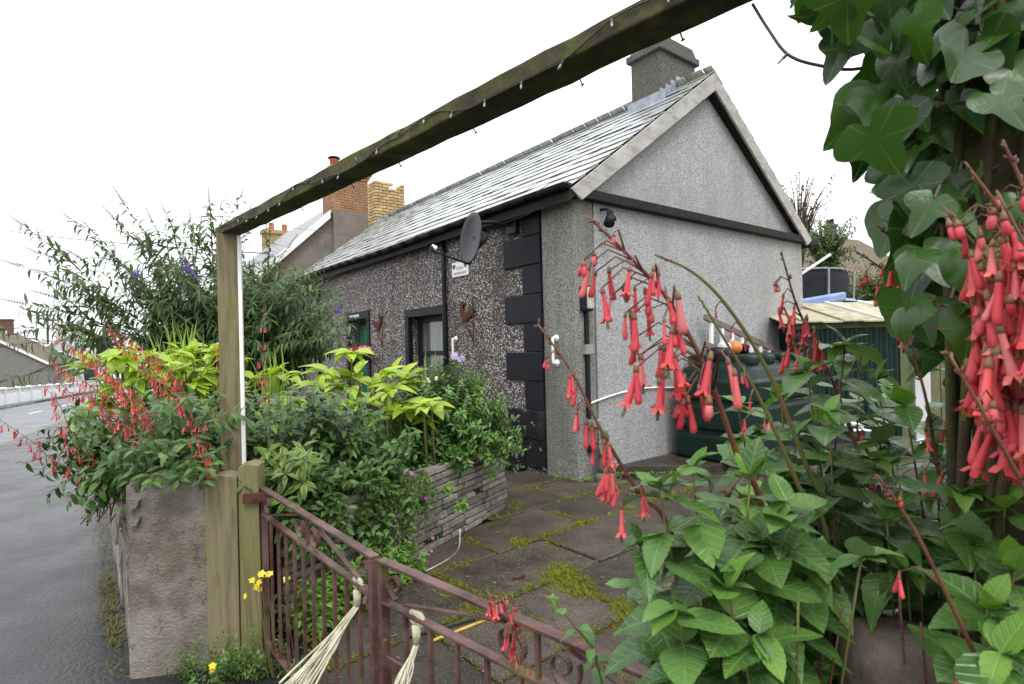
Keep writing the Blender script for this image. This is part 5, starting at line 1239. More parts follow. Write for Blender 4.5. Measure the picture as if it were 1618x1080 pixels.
flstem(cfB, px((1600, 800, 1.1), (1540, 640, 1.08), (1460, 500, 1.06), (1400, 430, 1.05), (1350, 395, 1.05)), .0046, .76, 12, .045, 1.05, Vector((-.2, -.5, -.2)), 5, i0=1.8)
flstem(cfB, px((1740, 700, .60), (1700, 560, .58), (1665, 430, .57), (1620, 300, .57), (1585, 220, .57)), .0048, .52, 13, .06, 1.2, Vector((-.8, -.3, 0)), 5)
for tip_, n_ in (((1490, 325, .60), 9), ((1520, 420, .64), 9), ((1470, 470, .66), 8), ((1560, 520, .56), 9), ((1575, 300, .52), 9)):
    flstem(cfB, px((1760, 840, tip_[2]+.03), (1690, 690, tip_[2]+.02), ((1690+tip_[0])/2+25, (650+tip_[1])/2, tip_[2]), tip_), .0040, .62, n_, .055, 1.08, Vector((-.3, -.5, 0)), 5, t1=.95, i0=1.7)
flstem(cfB, px((1520, 900, .86), (1485, 760, .82), (1465, 640, .80), (1440, 545, .80)), .0050, .80, 5, .05, .9, Vector((-.8, -.3, 0)), 3, dens=.7)
flstem(cfB, px((1700, 1000, .55), (1640, 820, .53), (1580, 700, .52), (1500, 560, .52)), .0045, .68, 7, .06, 1.15, Vector((.5, -.4, 0)), 4, dens=.7)
# leafy shoots filling the clump
def sh_to(plant, pxl, py_, d, **k):
    tip = at(pxl, py_, d); b_ = wm(plant).translation; s0 = Vector((b_.x+(tip.x-b_.x)*.55+random.uniform(-.1, .1), max(1.0, b_.y+(tip.y-b_.y)*.5), -.03))
    shoot(plant, [s0, s0.lerp(tip, .5)+Vector((random.uniform(-.04, .04), .02, .04)), tip], **k)
random.seed(21)
hand = [(1040, 770, .74), (1010, 860, .78), (1100, 860, .72), (1150, 930, .68), (1090, 990, .75), (1180, 800, .85), (1230, 870, .70), (1260, 950, .66), (1200, 1000, .66), (1300, 880, .75), (1330, 960, .70), (1180, 1060, .64), (1290, 800, .9), (1340, 760, 1.0), (1290, 640, 1.1), (1200, 680, 1.1), (1330, 560, 1.06), (1390, 700, .95), (1430, 640, .85), (1480, 700, .8), (1400, 820, .82), (1450, 880, .78), (1520, 780, .75), (1540, 860, .68), (1590, 760, .7), (1600, 900, .62), (1560, 960, .60), (1610, 640, .85), (1540, 640, .95), (1500, 570, 1.0), (1360, 880, .66), (1420, 940, .72), (1240, 760, 1.0), (1580, 1030, .56), (1260, 1040, .72), (1120, 760, 1.05), (1330, 680, 1.2), (1400, 610, 1.2), (1235, 625, .98), (1275, 585, 1.0), (1335, 545, 1.02), (1385, 600, .95), (1195, 715, .95), (1255, 690, .9), (1310, 650, .88), (1360, 560, 1.1), (1165, 640, 1.0)]
for i, (a, b_, d) in enumerate(hand):
    sh_to(cfA if a < 1380 else cfB, a, b_, d*random.uniform(.96, 1.05), size=(1.3, .75), step=.05, young=.0, t0=.3)
random.seed(77)
for i in range(62):
    a = random.uniform(1060, 1640); b_ = random.uniform(690, 1070)+max(0, 1180-a)*.5; d = random.uniform(.66, 1.15)
    if b_ > 1090: continue
    sh_to(cfA if a < 1380 else cfB, a, b_, d, size=(1.4, .75), step=.05, young=.0, t0=.3)
# sprig in front of the gate rail
shoot(cfA, [Vector((.3, .98, .3)), at(950, 1075, .95), at(940, 1030, .93), at(905, 985, .92), at(872, 945, .92)], .003, .05, .4, (.55, .25), .8)
# ---- ivy
M_ivy = leafmat('ivy_leaf', (.020, .062, .014), (.045, .115, .024), .30, .15, back=(.10, .17, .05))
def ivy_T(sz, curl):
    ang = [(-90, .14), (-66, .40), (-38, .48), (-14, .62), (6, .66), (24, .53), (40, .45), (56, .52), (72, .70), (90, .92)] if curl > .1 and curl < .35 else [(-90, .14), (-66, .40), (-38, .50), (-14, .58), (8, .58), (28, .53), (48, .54), (62, .58), (76, .70), (90, .90)]
    o = [(math.cos(R_(a))*r*.92*random.uniform(.95, 1.05), math.sin(R_(a))*r*random.uniform(.96, 1.04)) for a, r in ang]; o = o+[(-x, y) for x, y in o[::-1]][1:-1]
    cc_ = catmull([Vector((x, y, 0)) for x, y in o+o[:1]], 2); o = [(p.x, p.y) for p in cc_[:-1]]
    v = [(0, .22, 0)]+[(x*sz, (y+.18)*sz, 0) for x, y in o]; v[0] = (0, .22*sz, 0)
    inner = [((x*.55)*sz, (.22+(y+.18-.22)*.55)*sz, 0) for x, y in o]; n = len(o)
    v = [v[0]]+inner+v[1:]; vv = []
    for x, y, z in v:
        r = math.hypot(x, y-.22*sz)/sz; vv.append((x, y, -curl*sz*r*r+.07*sz*math.sin(3*math.atan2(y-.22*sz, x)+curl*9)*r*r+.16*abs(x)))
    f = [(0, 1+i, 1+(i+1) % n) for i in range(n)]; f2 = [(1+i, 1+n+i, 1+n+(i+1) % n, 1+(i+1) % n) for i in range(n)]
    return vv, f+f2
m_i, t_i, b_i = None, None, None
def ivy_mesh(sz, curl):
    v, f = ivy_T(sz, curl); me = bpy.data.meshes.new('leaf'); me.from_pydata(v, [], f); me.materials.append(M_ivyv); me.polygons.foreach_set('use_smooth', [True]*len(f)); me.update(); return me
def ivymat():
    m, t, b = nmat('glossy_ivy'); tc_i = t.nodes.new('ShaderNodeTexCoord'); sp = t.nodes.new('ShaderNodeSeparateXYZ'); t.links.new(tc_i.outputs['Object'], sp.inputs[0])
    y0 = t.nodes.new('ShaderNodeMath'); y0.operation = 'SUBTRACT'; y0.inputs[1].default_value = .02; t.links.new(sp.outputs['Y'], y0.inputs[0])
    an = t.nodes.new('ShaderNodeMath'); an.operation = 'ARCTAN2'; t.links.new(y0.outputs[0], an.inputs[0]); t.links.new(sp.outputs['X'], an.inputs[1])
    sc1 = t.nodes.new('ShaderNodeMath'); sc1.operation = 'MULTIPLY'; sc1.inputs[1].default_value = 4.7; t.links.new(an.outputs[0], sc1.inputs[0])
    co = t.nodes.new('ShaderNodeMath'); co.operation = 'SINE'; ph = t.nodes.new('ShaderNodeMath'); ph.operation = 'SUBTRACT'; ph.inputs[1].default_value = 4.7*PI/2-PI/2; t.links.new(sc1.outputs[0], ph.inputs[0]); t.links.new(ph.outputs[0], co.inputs[0])
    vn = ramp(t, co.outputs[0], .982, 1.0)
    oi = t.nodes.new('ShaderNodeObjectInfo'); ge = t.nodes.new('ShaderNodeNewGeometry')
    col = mixc(t, oi.outputs['Random'], (.008, .030, .007, 1), (.050, .125, .020, 1))
    col = mixc(t, ramp(t, noise(t, tc_i.outputs['Object'], 45, 5), .45, .7), col, mixc(t, .35, col, (.06, .12, .03, 1)))
    vm = t.nodes.new('ShaderNodeMath'); vm.operation = 'MULTIPLY'; vm.inputs[1].default_value = .45; t.links.new(vn, vm.inputs[0])
    col = mixc(t, vm.outputs[0], col, (.16, .24, .09, 1)); col = mixc(t, ge.outputs['Backfacing'], col, (.06, .13, .03, 1))
    t.links.new(col, b.inputs['Base Color']); b.inputs['Roughness'].default_value = .27; b.inputs['Specular IOR Level'].default_value = .4
    bump(t, b, noise(t, tc_i.outputs['Object'], 60, 5), .25, .003)
    tr = t.nodes.new('ShaderNodeBsdfTranslucent'); t.links.new(mixc(t, 1., col, (1.5, 1.7, .6, 1), 'MULTIPLY'), tr.inputs['Color']); ms = t.nodes.new('ShaderNodeMixShader'); ms.inputs[0].default_value = .2
    t.links.new(b.outputs[0], ms.inputs[1]); t.links.new(tr.outputs[0], ms.inputs[2]); t.links.new(ms.outputs[0], t.nodes['Material Output'].inputs['Surface']); return m
M_ivyv = ivymat()
IVM = [ivy_mesh(.075, c) for c in (.15, .3, .05, .4, .2, .55, -.15)]
ivy = thing('ivy', 'glossy dark green ivy smothering the pergola post above the coral flowers', 'ivy', ivp)
ims = MB()
for i in range(7):
    a = random.uniform(0, 6.28); ims.tube(catmull([ivp+Vector((.06*math.cos(a+k*.5), .06*math.sin(a+k*.5), k*.30)) for k in range(8)], 4), .007, 6)
ims.build('stem', M_beam, ivy, smooth=True)
def edge_x(y):
    pts = [(-60, 1255), (0, 1268), (60, 1285), (130, 1330), (215, 1312), (260, 1372), (330, 1380), (400, 1395), (470, 1385), (520, 1395), (600, 1490), (700, 1560)]
    for (y0, x0), (y1, x1) in zip(pts[:-1], pts[1:]):
        if y0 <= y <= y1: return x0+(x1-x0)*(y-y0)/(y1-y0)
    return 1600
random.seed(5)
cnt = 0; ipos = []
for i in range(1600):
    y = random.uniform(-60, 620); x = random.uniform(1255, 1680); e = edge_x(y)
    if x < e+30: continue
    if y > 430 and random.random() < .45: continue
    k = min(1, (x-e)/160); d = random.uniform(.62, .98) if k > .35 else random.uniform(.72, .92)
    p = at(x, y, d); sz = random.uniform(.5, 1.08)
    if any((p-q).length < .030*sz for q in ipos): continue
    ipos.append(p)
    n = (Vector((0, 0, EYE+.1))-p).normalized()*.75+rv(.75)+Vector((0, 0, .35)); dn = Vector((random.uniform(-.9, .6), random.uniform(-.3, .2), -1))
    dn = dn-n.normalized()*dn.dot(n.normalized())*.85
    M = orient(p, dn, n, sz, 0); link('leaf', random.choice(IVM), ivy, world=M)
    b_ = Vector((ivp.x+random.uniform(-.05, .05), ivp.y+random.uniform(-.05, .05), p.z+random.uniform(-.02, .1)))
    if cnt % 2 == 0: MB().tube(bez(p, (p+b_)/2+Vector((0, 0, .05)), b_, 6), .0018, 4).build('leaf_stalk', M_twig, ivy)
    cnt += 1
    if cnt > 290: break

# ================================================================== planter plants
def clump(name, label, cat, base, group=None): return thing(name, label, cat, base, 0, group)
def dome_stems(c, rx, ry, h, n, lean=Vector((0, 0, 0)), zmin=.2, basew=.35):
    out_ = []
    for i in range(n):
        a = random.uniform(0, 2*PI); e = math.acos(random.uniform(zmin, 1)); rr = random.uniform(.78, 1.05)
        tip = Vector((c.x+rx*math.sin(e)*math.cos(a)*rr, c.y+ry*math.sin(e)*math.sin(a)*rr, c.z+h*math.cos(e)*rr))+lean*random.uniform(.5, 1.2)
        b_ = Vector((c.x+rx*basew*math.cos(a)*random.random(), c.y+ry*basew*math.sin(a)*random.random(), c.z-.03))
        mid = b_.lerp(tip, .5)+Vector((0, 0, .18*h))
        out_.append(bez(b_, mid, tip, 8))
    return out_
def bush(root_, stems, T, matl, nind, step, t0, size, r=.004, tm=None, droop=.15, lift=.4, whorl=2, jit=.3, big=None):
    mb = MB()
    for s in stems: mb.tube(s, [r*(1-.7*i/(len(s)-1)) for i in range(len(s))], 5)
    mb.build('branches', tm or M_twig, root_, smooth=True)
    ms = []
    for s in stems: ms += on_stem(s, step, t0, 1., lift, size, jit, droop, whorl)
    foliage(root_, ms, T, matl, nind, big=big); return ms
random.seed(11)
# rounded hebe-like shrub at the planter corner
heb = clump('evergreen_shrub', 'rounded glossy green shrub at the patio corner of the planter', 'shrub', Vector((-.70, 5.0, PT)))
M_heb = leafmat('shrub_leaf', (.022, .07, .013), (.145, .285, .055), .36, .2)
bush(heb, dome_stems(Vector((-.56, 4.76, PT)), .62, .60, .82, 400, zmin=-.12), leaf_tmpl(.062, .025, 3, .45, .2, .2), M_heb, 260, .019, .45, (1., .85), .003)
M_mauve = leafmat('mauve_petal', (.40, .30, .62), (.55, .45, .7), .5, .3); M_palep = leafmat('pale_petal', (.75, .62, .60), (.8, .75, .7), .5, .3)
def sprinkle(root_, pts, s, mat, name='flower_head', n=6, ind=True):
    for p in pts:
        ms = []; 
        for _ in range(n): rosette(ms, p+rv(.02)*s, 5, s*random.uniform(.6, 1.), Vector((0, -.6, .6))+rv(.6))
        link(name, scatter_mesh(name, petal, ms, mat), root_)
sprinkle(heb, [at(717, 562, 4.6), at(729, 566, 4.6)], .8, M_mauve)
sprinkle(heb, [at(677, 600, 4.5), at(688, 597, 4.5)], .6, M_palep, n=3)
# big buddleia
bud = clump('buddleia', 'large arching buddleia with dead flower spikes leaning over the street', 'shrub', Vector((-3.4, 6.6, PT)))
M_bud = leafmat('buddleia_leaf', (.018, .048, .014), (.095, .175, .048), .5, .22, back=(.19, .23, .16))
st_b = []; bc = Vector((-3.35, 6.5, PT))
tips = [(35, 355, 6.0), (60, 400, 5.8), (30, 420, 5.6), (110, 345, 6.2), (195, 320, 6.3), (150, 370, 6.1), (260, 335, 6.4), (300, 345, 6.5), (330, 318, 6.6), (355, 312, 6.6), (380, 310, 6.6), (395, 330, 6.7), (420, 360, 6.6), (455, 390, 6.5), (500, 430, 6.4), (530, 470, 6.2), (545, 510, 6.0), (520, 440, 6.6), (90, 470, 5.5), (20, 545, 5.2), (5, 520, 5.3), (10, 600, 5.0), (60, 500, 5.4), (130, 410, 6.), (170, 400, 6.), (220, 380, 6.2), (240, 350, 6.4), (285, 380, 6.1), (180, 345, 6.3), (40, 480, 5.6), (315, 360, 6.2), (560, 540, 5.8), (480, 470, 5.9), (440, 440, 6.0), (345, 400, 5.7), (300, 430, 5.5), (250, 440, 5.6), (200, 440, 5.7), (150, 470, 5.7), (400, 420, 5.7), (510, 520, 5.6)]
spk = []
for (a, b_, d) in tips:
    tip = at(a, b_, d); base_ = bc+Vector((random.uniform(-.5, .5), random.uniform(-.3, .3), 0)); mid = base_.lerp(tip, .45)+Vector((0, 0, .55 if tip.z > 1.8 else .8))
    s = bez(base_, mid, tip, 12); st_b.append(s); spk.append(s)
    for k in range(3):
        p, tg = polyat(s, random.uniform(.45, .85)); q = p+(tg+rv(.8)).normalized()*random.uniform(.3, .6); st_b.append(bez(p, p.lerp(q, .5)+Vector((0, 0, .06)), q, 6))
for (a, b_, d) in [(random.uniform(210, 560), random.uniform(400, 560), random.uniform(5.4, 7.2)) for _ in range(290)]:
    if a > 440 and b_ < 400+(a-440)*.55: continue
    tip = at(a, b_, d); base_ = bc+Vector((random.uniform(-.6, .6), random.uniform(-.4, .4), .2)); s = bez(base_, base_.lerp(tip, .5)+Vector((0, 0, .4)), tip, 9); st_b.append(s)
LB_ = leaf_tmpl(.18, .042, 4, .38, .22, .45)
bush(bud, st_b, LB_, M_bud, 220, .046, .30, (1.1, .62), .008, M_twig, .35, .7, 2, .4)
M_dead = surf('dead_flower_spike', (.055, .05, .035), [(40, (.09, .085, .055), .45, .6)], .9)
sm_ = MB()
for i in range(42):
    z = .17*(i//4)/10.5; a = i*PI/2+(i//4)*.7; k_ = 1-.07*(i//4); r = .010*k_; sm_.lathe([(.001, -.004*k_), (.0052*k_, 0), (.001, .006*k_)], 4, Matrix.Translation((r*math.cos(a), r*math.sin(a), z)))
sm_.tube([(0, 0, -.03), (0, 0, .15)], .002, 4); spike_me = sm_.mesh('flower_spike', M_dead)
for i, s in enumerate(spk):
    for p, tg in [(s[-1], (s[-1]-s[-2]).normalized())]+[(s[-2]+rv(.05), (s[-1]-s[-2]).normalized()+rv(.4)) for _ in range(1)]:
        link('flower_spike', spike_me, bud, world=Matrix.Translation(p) @ Vector(tg).to_track_quat('Z', 'X').to_matrix().to_4x4() @ Matrix.Scale(random.uniform(.8, 1.45), 4))
M_pur = leafmat('purple_floret', (.06, .03, .20), (.13, .07, .32), .6, .2); ms = []
for (a, b_, d) in ((300, 428, 5.4), (222, 440, 5.6), (540, 497, 5.7)):
    p = at(a, b_, d); dd = Vector((.5, -.1, -.5)).normalized()
    for k in range(70 if a == 300 else 25): rosette(ms, p+dd*(k/70*.2-.1)+rv(.022)*(1.2-k/80), 4, .35)
link('purple_flower_spike', scatter_mesh('purple_flower_spike', petal, ms, M_pur), bud)
# lime broad-leaved plants
M_lime = leafmat('lime_leaf', (.20, .34, .025), (.34, .46, .05), .42, .32, vein=True); LIM = leaf_tmpl(.22, .105, 8, .42, .28, .5, wav=.03)
def broad(root_, c, n, s, spread, h):
    mb = MB(); ms = []
    for i in range(n):
        a = random.uniform(0, 2*PI); tip = c+Vector((math.cos(a)*spread*random.uniform(.2, 1), math.sin(a)*spread*random.uniform(.2, 1), h*random.uniform(.5, 1.05)))
        P = bez(c, c.lerp(tip, .5)+Vector((0, 0, .1)), tip, 5); mb.tube(P, [.007, .006, .005, .004, .003], 5)
        d0 = Vector((math.cos(a), math.sin(a), .45))
        for k in range(4): ms.append(orient(tip+rv(.02), d0+rv(.75)+Vector((0, -.2, .1)), (0, -.25, 1), s*random.uniform(.7, 1.15)))
    mb.build('stem', M_stemg, root_, smooth=True); foliage(root_, ms, LIM, M_lime, 300)
lim1 = clump('lime_foliage_plant', 'broad leaved lime green plant in front of the cottage window', 'plant', Vector((-1.15, 4.45, PT)))
broad(lim1, at(580, 660, 4.5), 16, 1.0, .42, .36); 
for (a, b_, d, n) in ((555, 560, 4.3, 10), (620, 615, 4.3, 9), (560, 640, 4.1, 9), (640, 650, 4.2, 7), (680, 640, 4.3, 6), (500, 610, 4.3, 9)):
    p = at(a, b_, d); ms = []
    for k in range(n): th = 2*PI*k/n; ms.append(orient(p, Vector((math.cos(th), math.sin(th), .35+random.uniform(-.3, .3))), (0, -.3, 1), random.uniform(.75, 1.1)))
    MB().tube(bez(Vector((p.x, p.y+.05, PT)), Vector((p.x, p.y, (PT+p.z)/2)), p, 5), .006, 5).build('stem', M_stemg, lim1); foliage(lim1, ms, LIM, M_lime, 300)
def tufts(root_, n, xr, yr, dr, sr):
    for i in range(n):
        a = random.uniform(*xr); b_ = random.uniform(*yr); p = at(a, b_, random.uniform(*dr)); ms = []; m_ = random.randint(5, 8); tl = rv(.5)
        for k_ in range(m_): th = 2*PI*k_/m_+random.uniform(-.3, .3); ms.append(orient(p+rv(.03), Vector((math.cos(th), math.sin(th), random.uniform(-.2, .9)))+tl, Vector((0, -.3, 1))+rv(.3), random.uniform(*sr)))
        MB().tube(bez(Vector((p.x, p.y+.1, PT)), Vector((p.x, p.y, (PT+p.z)/2)), p, 5), .005, 5).build('stem', M_stemg, root_); foliage(root_, ms, LIM, M_lime, 300)
tufts(lim1, 30, (400, 690), (585, 690), (4.0, 4.7), (.45, .8))
lim2 = clump('lime_foliage_plant', 'mound of broad lime green leaves beside the street wall', 'plant', Vector((-2.72, 4.2, PT)))
broad(lim2, Vector((-2.72, 4.2, PT+.0)), 40, .85, .48, .88)
lim3 = clump('lime_foliage_plant', 'broad lime green leaves around the sword leaved clump', 'plant', Vector((-2.5, 4.5, PT)))
broad(lim3, Vector((-2.5, 4.5, PT)), 34, .8, .70, .86)
tufts(lim2, 14, (170, 270), (555, 640), (3.9, 4.4), (.5, .85))
tufts(lim3, 16, (240, 350), (545, 640), (4.2, 4.7), (.5, .85))
# sword leaves
M_sword = leafmat('sword_leaf', (.16, .30, .04), (.30, .42, .09), .42, .3); SWT = leaf_tmpl(.75, .032, 8, .3, .25, .35)
for nm, c, n, s, lb_ in (('a', at(275, 600, 4.6), 44, 1.15, 'tall clump of lime sword shaped leaves left of the pergola post'), ('b', at(430, 590, 4.6), 26, .9, 'sword leaf tuft growing right of the pergola post'), ('c', at(668, 600, 5.1), 8, .62, 'few upright sword leaves in front of the window')):
    c = Vector((c.x, c.y, PT if nm != 'c' else .5)); sw1 = clump('sword_leaf_plant', lb_, 'plant', c); ms = []
    zoff = .22 if nm != 'c' else .45
    for k in range(n): a = random.uniform(0, 6.28); ms.append(orient(c+rv(.06)+Vector((0, 0, zoff)), Vector((math.cos(a)*random.uniform(.1, .75), math.sin(a)*.4, 1)), (math.cos(a), math.sin(a), .4), s*random.uniform(.7, 1.15)))
    foliage(sw1, ms, SWT, M_sword, 60)
# left cape fuchsia spilling over the pillar
cfL = clump('cape_fuchsia', 'cape fuchsia spilling red flower sprays over the street wall and pillar', 'plant', Vector((-1.9, 3.3, PT)))
cfM = clump('leafy_perennial', 'dense dark green leafy plant between the gate post and the lime plant', 'plant', Vector((-1.2, 3.7, PT)))
st_l = []
for i in range(150):
    a = random.uniform(100, 395); b_ = random.uniform(610, 770); d = random.uniform(2.55, 3.6)
    if a < 190 and b_ < 640: continue
    if b_ > 700 and 200 < a < 330: d = random.uniform(2.45, 2.6)
    tip = at(a, b_, d); s0 = Vector((-1.95+random.uniform(-.45, .5), 3.25+random.uniform(-.3, .5), PT-.02))
    if tip.z < .55 and a > 205 and d > 2.62: continue
    st_l.append(bez(s0, s0.lerp(tip, .5)+Vector((0, 0, .28)), tip, 8))
for (a, b_, d) in ((90, 740, 2.9), (120, 790, 2.85), (70, 700, 3.0), (150, 800, 2.85), (110, 720, 2.95), (140, 770, 2.8), (180, 790, 2.8), (90, 770, 2.9), (60, 720, 3.1), (130, 810, 2.85), (170, 740, 2.8), (100, 690, 3.1), (160, 700, 2.9), (75, 750, 3.0), (145, 740, 2.9)):
    s0 = Vector((-1.95, 3.1, PT+.15)); tip = at(a, b_, d)
    for _ in range(3): st_l.append(bez(s0+rv(.1), s0.lerp(tip, .5)+Vector((0, 0, .3)), tip+rv(.08), 8))
PHL = leaf_tmpl(.085, .036, 4, .38, .22, .35)
M_phygL = leafmat('fuchsia_leaf', (.017, .055, .012), (.110, .215, .048), .34, .2)
bush(cfL, st_l, PHL, M_phygL, 260, .045, .35, (1.05, .65), .0035, M_stemr, .35, .4)
st_m = []
for i in range(230):
    a = random.uniform(385, 660); b_ = random.uniform(600, 790)
    if b_ < 600+max(0, (a-560))*.9: continue
    d = 2.85+(a-385)/275*1.0+random.uniform(-.1, .45); tip = at(a, b_, d); s0 = Vector((tip.x*.75-.4, tip.y*.9+.5, PT-.02))
    st_m.append(bez(s0, s0.lerp(tip, .5)+Vector((0, 0, .2)), tip, 7))
for i in range(130):
    a = random.uniform(450, 665); b_ = random.uniform(740, 880)-max(0, a-600)*1.2; tip = at(a, b_, 2.72+(a-450)/215*.95+(880-b_)*.0006); s0 = Vector((tip.x-.35, tip.y+.3, PT))
    st_m.append(bez(s0, s0.lerp(tip, .5)+Vector((0, 0, .15)), tip, 7))
bush(cfM, st_m, leaf_tmpl(.09, .045, 4, .38, .22, .3), M_phygL, 280, .042, .4, (1.05, .65), .003, M_stemr, .3, .4)
# flower sprays of the left plant
sprays = [((330, 720, 2.75), (290, 640, 2.7), (215, 570, 2.75), 14), ((260, 690, 2.9), (190, 600, 2.95), (125, 545, 3.0), 14), ((240, 680, 2.8), (170, 590, 2.9), (85, 530, 3.0), 14), ((200, 660, 2.9), (130, 600, 3.0), (75, 560, 3.1), 12), ((140, 720, 2.9), (95, 640, 3.0), (60, 600, 3.1), 9), ((110, 740, 2.9), (55, 700, 2.95), (-10, 655, 3.0), 8), ((340, 740, 2.6), (305, 690, 2.6), (285, 640, 2.6), 8), ((300, 640, 3.0), (240, 560, 3.1), (180, 520, 3.2), 13), ((230, 700, 2.7), (180, 660, 2.75), (130, 620, 2.8), 9), ((250, 600, 3.3), (200, 550, 3.3), (165, 505, 3.4), 9), ((160, 640, 2.9), (110, 620, 2.95), (85, 590, 3.), 9), ((420, 640, 3.1), (415, 560, 3.2), (420, 480, 3.3), 5), ((355, 620, 2.9), (352, 560, 2.95), (350, 520, 3.0), 6)]
for a, b_, c, n in sprays:
    p0 = Vector((-1.85, 3.15, PT)) if a[0] < 350 else at(a[0], 760, a[2])
    raceme(cfL, [p0, at(*a), at(*b_), at(*c)], .0036, .46, int(n*1.35), .042, .84, Vector((-.3, -.4, -.2)), 4)
# variegated shrub by the gate
auc = clump('variegated_shrub', 'yellow splashed variegated shrub behind the gate by the timber post', 'shrub', Vector((-1.15, 3.05, PT-.1)))
M_auc = leafmat('variegated_leaf', (.05, .13, .025), (.11, .20, .04), .34, .22, edge=(.20, .44, (.34, .36, .06)))
st_a = []
for i in range(22):
    a = random.uniform(412, 492); b_ = random.uniform(705, 800); tip = at(a, b_, random.uniform(2.75, 3.0)); s0 = Vector((tip.x-.15, tip.y+.25, PT)); st_a.append(bez(s0, s0.lerp(tip, .5)+Vector((0, 0, .12)), tip, 6))
bush(auc, st_a, leaf_tmpl(.095, .034, 4, .4, .2, .3), M_auc, 120, .03, .55, (1., .8), .004, M_stemg, .2, .5)
# trailing magenta flowers, ferns, weeds
M_mag = leafmat('magenta_petal', (.42, .06, .42), (.55, .12, .55), .5, .3)
trl = clump('trailing_flowers', 'trailing plant with magenta flowers spilling down the planter stones', 'plant', at(660, 760, 3.9))
st_t = []
for i in range(60):
    b0_ = E1+pdv*random.uniform(1.15, 1.75)-pnv*.05+Vector((0, 0, PT)); tip = b0_+pnv*random.uniform(.05, .16)+pdv*random.uniform(-.12, .15)+Vector((0, 0, -random.uniform(.1, .62)))
    st_t.append(bez(b0_, b0_+pnv*.16+Vector((0, 0, .03)), tip, 7))
bush(trl, st_t, leaf_tmpl(.04, .009, 2, .45, .1, .2), M_heb, 0, .018, .15, (1., .8), .0018, M_stemg, .2, .5)
fl_p = [s[-1]+rv(.02) for s in st_t[:34]]+[at(645, 748, 3.75), at(634, 786, 3.7), at(690, 745, 3.95)]
sprinkle(trl, [p+pnv*.02 for p in fl_p], .5, M_mag, 'flower', 1)
M_fern = leafmat('fern', (.10, .22, .03), (.18, .32, .05), .45, .3)
for k, (a, b_, d, s, lb_) in enumerate(((720, 795, 4.1, .55, 'small fern rooted in the planter stones halfway down'), (768, 745, 4.55, .6, 'leafy weed growing from the planter stones near the corner'), (700, 770, 4.1, .5, 'little weed in the upper planter stone joints'), (628, 905, 3.55, .8, 'bright green weed at the foot of the planter'))):
    p = at(a, b_, d); wd_ = clump('wall_weed', lb_, 'weed', p); ms = []
    for i in range(26): ms.append(orient(p+rv(.035)+pnv*.03, pnv*.6+rv(.9)+Vector((0, 0, .15)), (0, -.4, 1), s*random.uniform(.6, 1.2)))
    foliage(wd_, ms, leaf_tmpl(.10, .04, 4, .5, .2, .5), M_fern, 26)
M_yel = leafmat('buttercup_petal', (.75, .55, .02), (.8, .65, .05), .4, .2)
wdp = clump('weed_clump', 'scrubby weeds with buttercups at the foot of the gate post', 'weed', W0+PD*.45-PN*.1)
st_w = []
for i in range(46):
    c = W0+PD*random.uniform(.2, .7)-PN*random.uniform(.02, .14); c.z = -.01; tip = c+Vector((random.uniform(-.15, .15), random.uniform(-.1, .06), random.uniform(.05, .22))); st_w.append(bez(c, c.lerp(tip, .5)+rv(.03), tip, 6))
bush(wdp, st_w, leaf_tmpl(.03, .012, 2, .45, .2, .3), M_heb, 0, .014, .1, (1., .8), .0015, M_stemg, .1, .6)
ms = [] ; p_y = [at(404, 914, 2.5), at(414, 908, 2.5), at(412, 920, 2.5), at(424, 903, 2.52), at(411, 928, 2.5), at(452, 912, 2.5), at(388, 940, 2.48), at(340, 1052, 2.42)]
sprinkle(wdp, p_y, .55, M_yel, 'buttercup', 2); yb = MB()
for p in p_y: yb.tube(bez(Vector((p.x+.03, p.y+.04, 0)), Vector((p.x, p.y, p.z*.6)), p, 6), .0015, 4)
yb.build('stalk', M_stemg, wdp)
gsw = clump('pavement_weeds', 'straggly grass and weeds along the foot of the street wall', 'weed', street(.8, .05)); ms = []
for i in range(900):
    s_ = random.choice((random.uniform(.0, 5), random.uniform(.4, 1.6))); p = street(s_, .03+abs(random.gauss(0, .04)), .004); a = random.uniform(0, 6.28)
    ms.append(orient(p, Vector((math.cos(a)*.8, math.sin(a)*.8, random.uniform(.3, 1))), (0, 0, 1), random.uniform(.02, .065)))
stuff(link('blades', scatter_mesh('blades', blade, ms, leafmat('dry_grass', (.17, .12, .055), (.10, .12, .03), .8, .2)), gsw))
# garden plants seen through the gate bars below the planter
und = clump('shade_weeds', 'green weeds growing along the planter foot behind the gate bars', 'weed', E1+pdv*2.0+pnv*.1); st_u = []
for i in range(110):
    c = E1+pdv*random.uniform(1.5, 2.45)+pnv*random.uniform(.03, .22); tip = c+Vector((random.uniform(-.1, .1), random.uniform(-.1, .1), random.uniform(.06, .34))); st_u.append(bez(c, c.lerp(tip, .5)+rv(.03), tip, 6))
bush(und, st_u, leaf_tmpl(.05, .028, 3, .42, .2, .3), M_fern, 60, .026, .25, (1., .8), .002, M_stemg, .2, .5)
# weeds at the foot of the house corner and plinth
gcw = clump('corner_weeds', 'low weeds along the foot of the gable and house corner', 'weed', hw(.3, -.1)); ms = []
for i in range(420):
    u_ = random.uniform(.0, 1.2); p = hw(u_, -.04-abs(random.gauss(0, .05))-max(0, u_-.5)*.9, .012); 
    if random.random() < .35: p = hw(-.04-abs(random.gauss(0, .04)), random.uniform(0, 3), .012)
    a = random.uniform(0, 6.28); ms.append(orient(p, Vector((math.cos(a), math.sin(a), random.uniform(.2, 1))), (0, 0, 1), random.uniform(.3, 1.)))
stuff(link('leaves', scatter_mesh('leaves', leaf_tmpl(.06, .025, 3, .45, .2, .4), ms, M_fern), gcw))

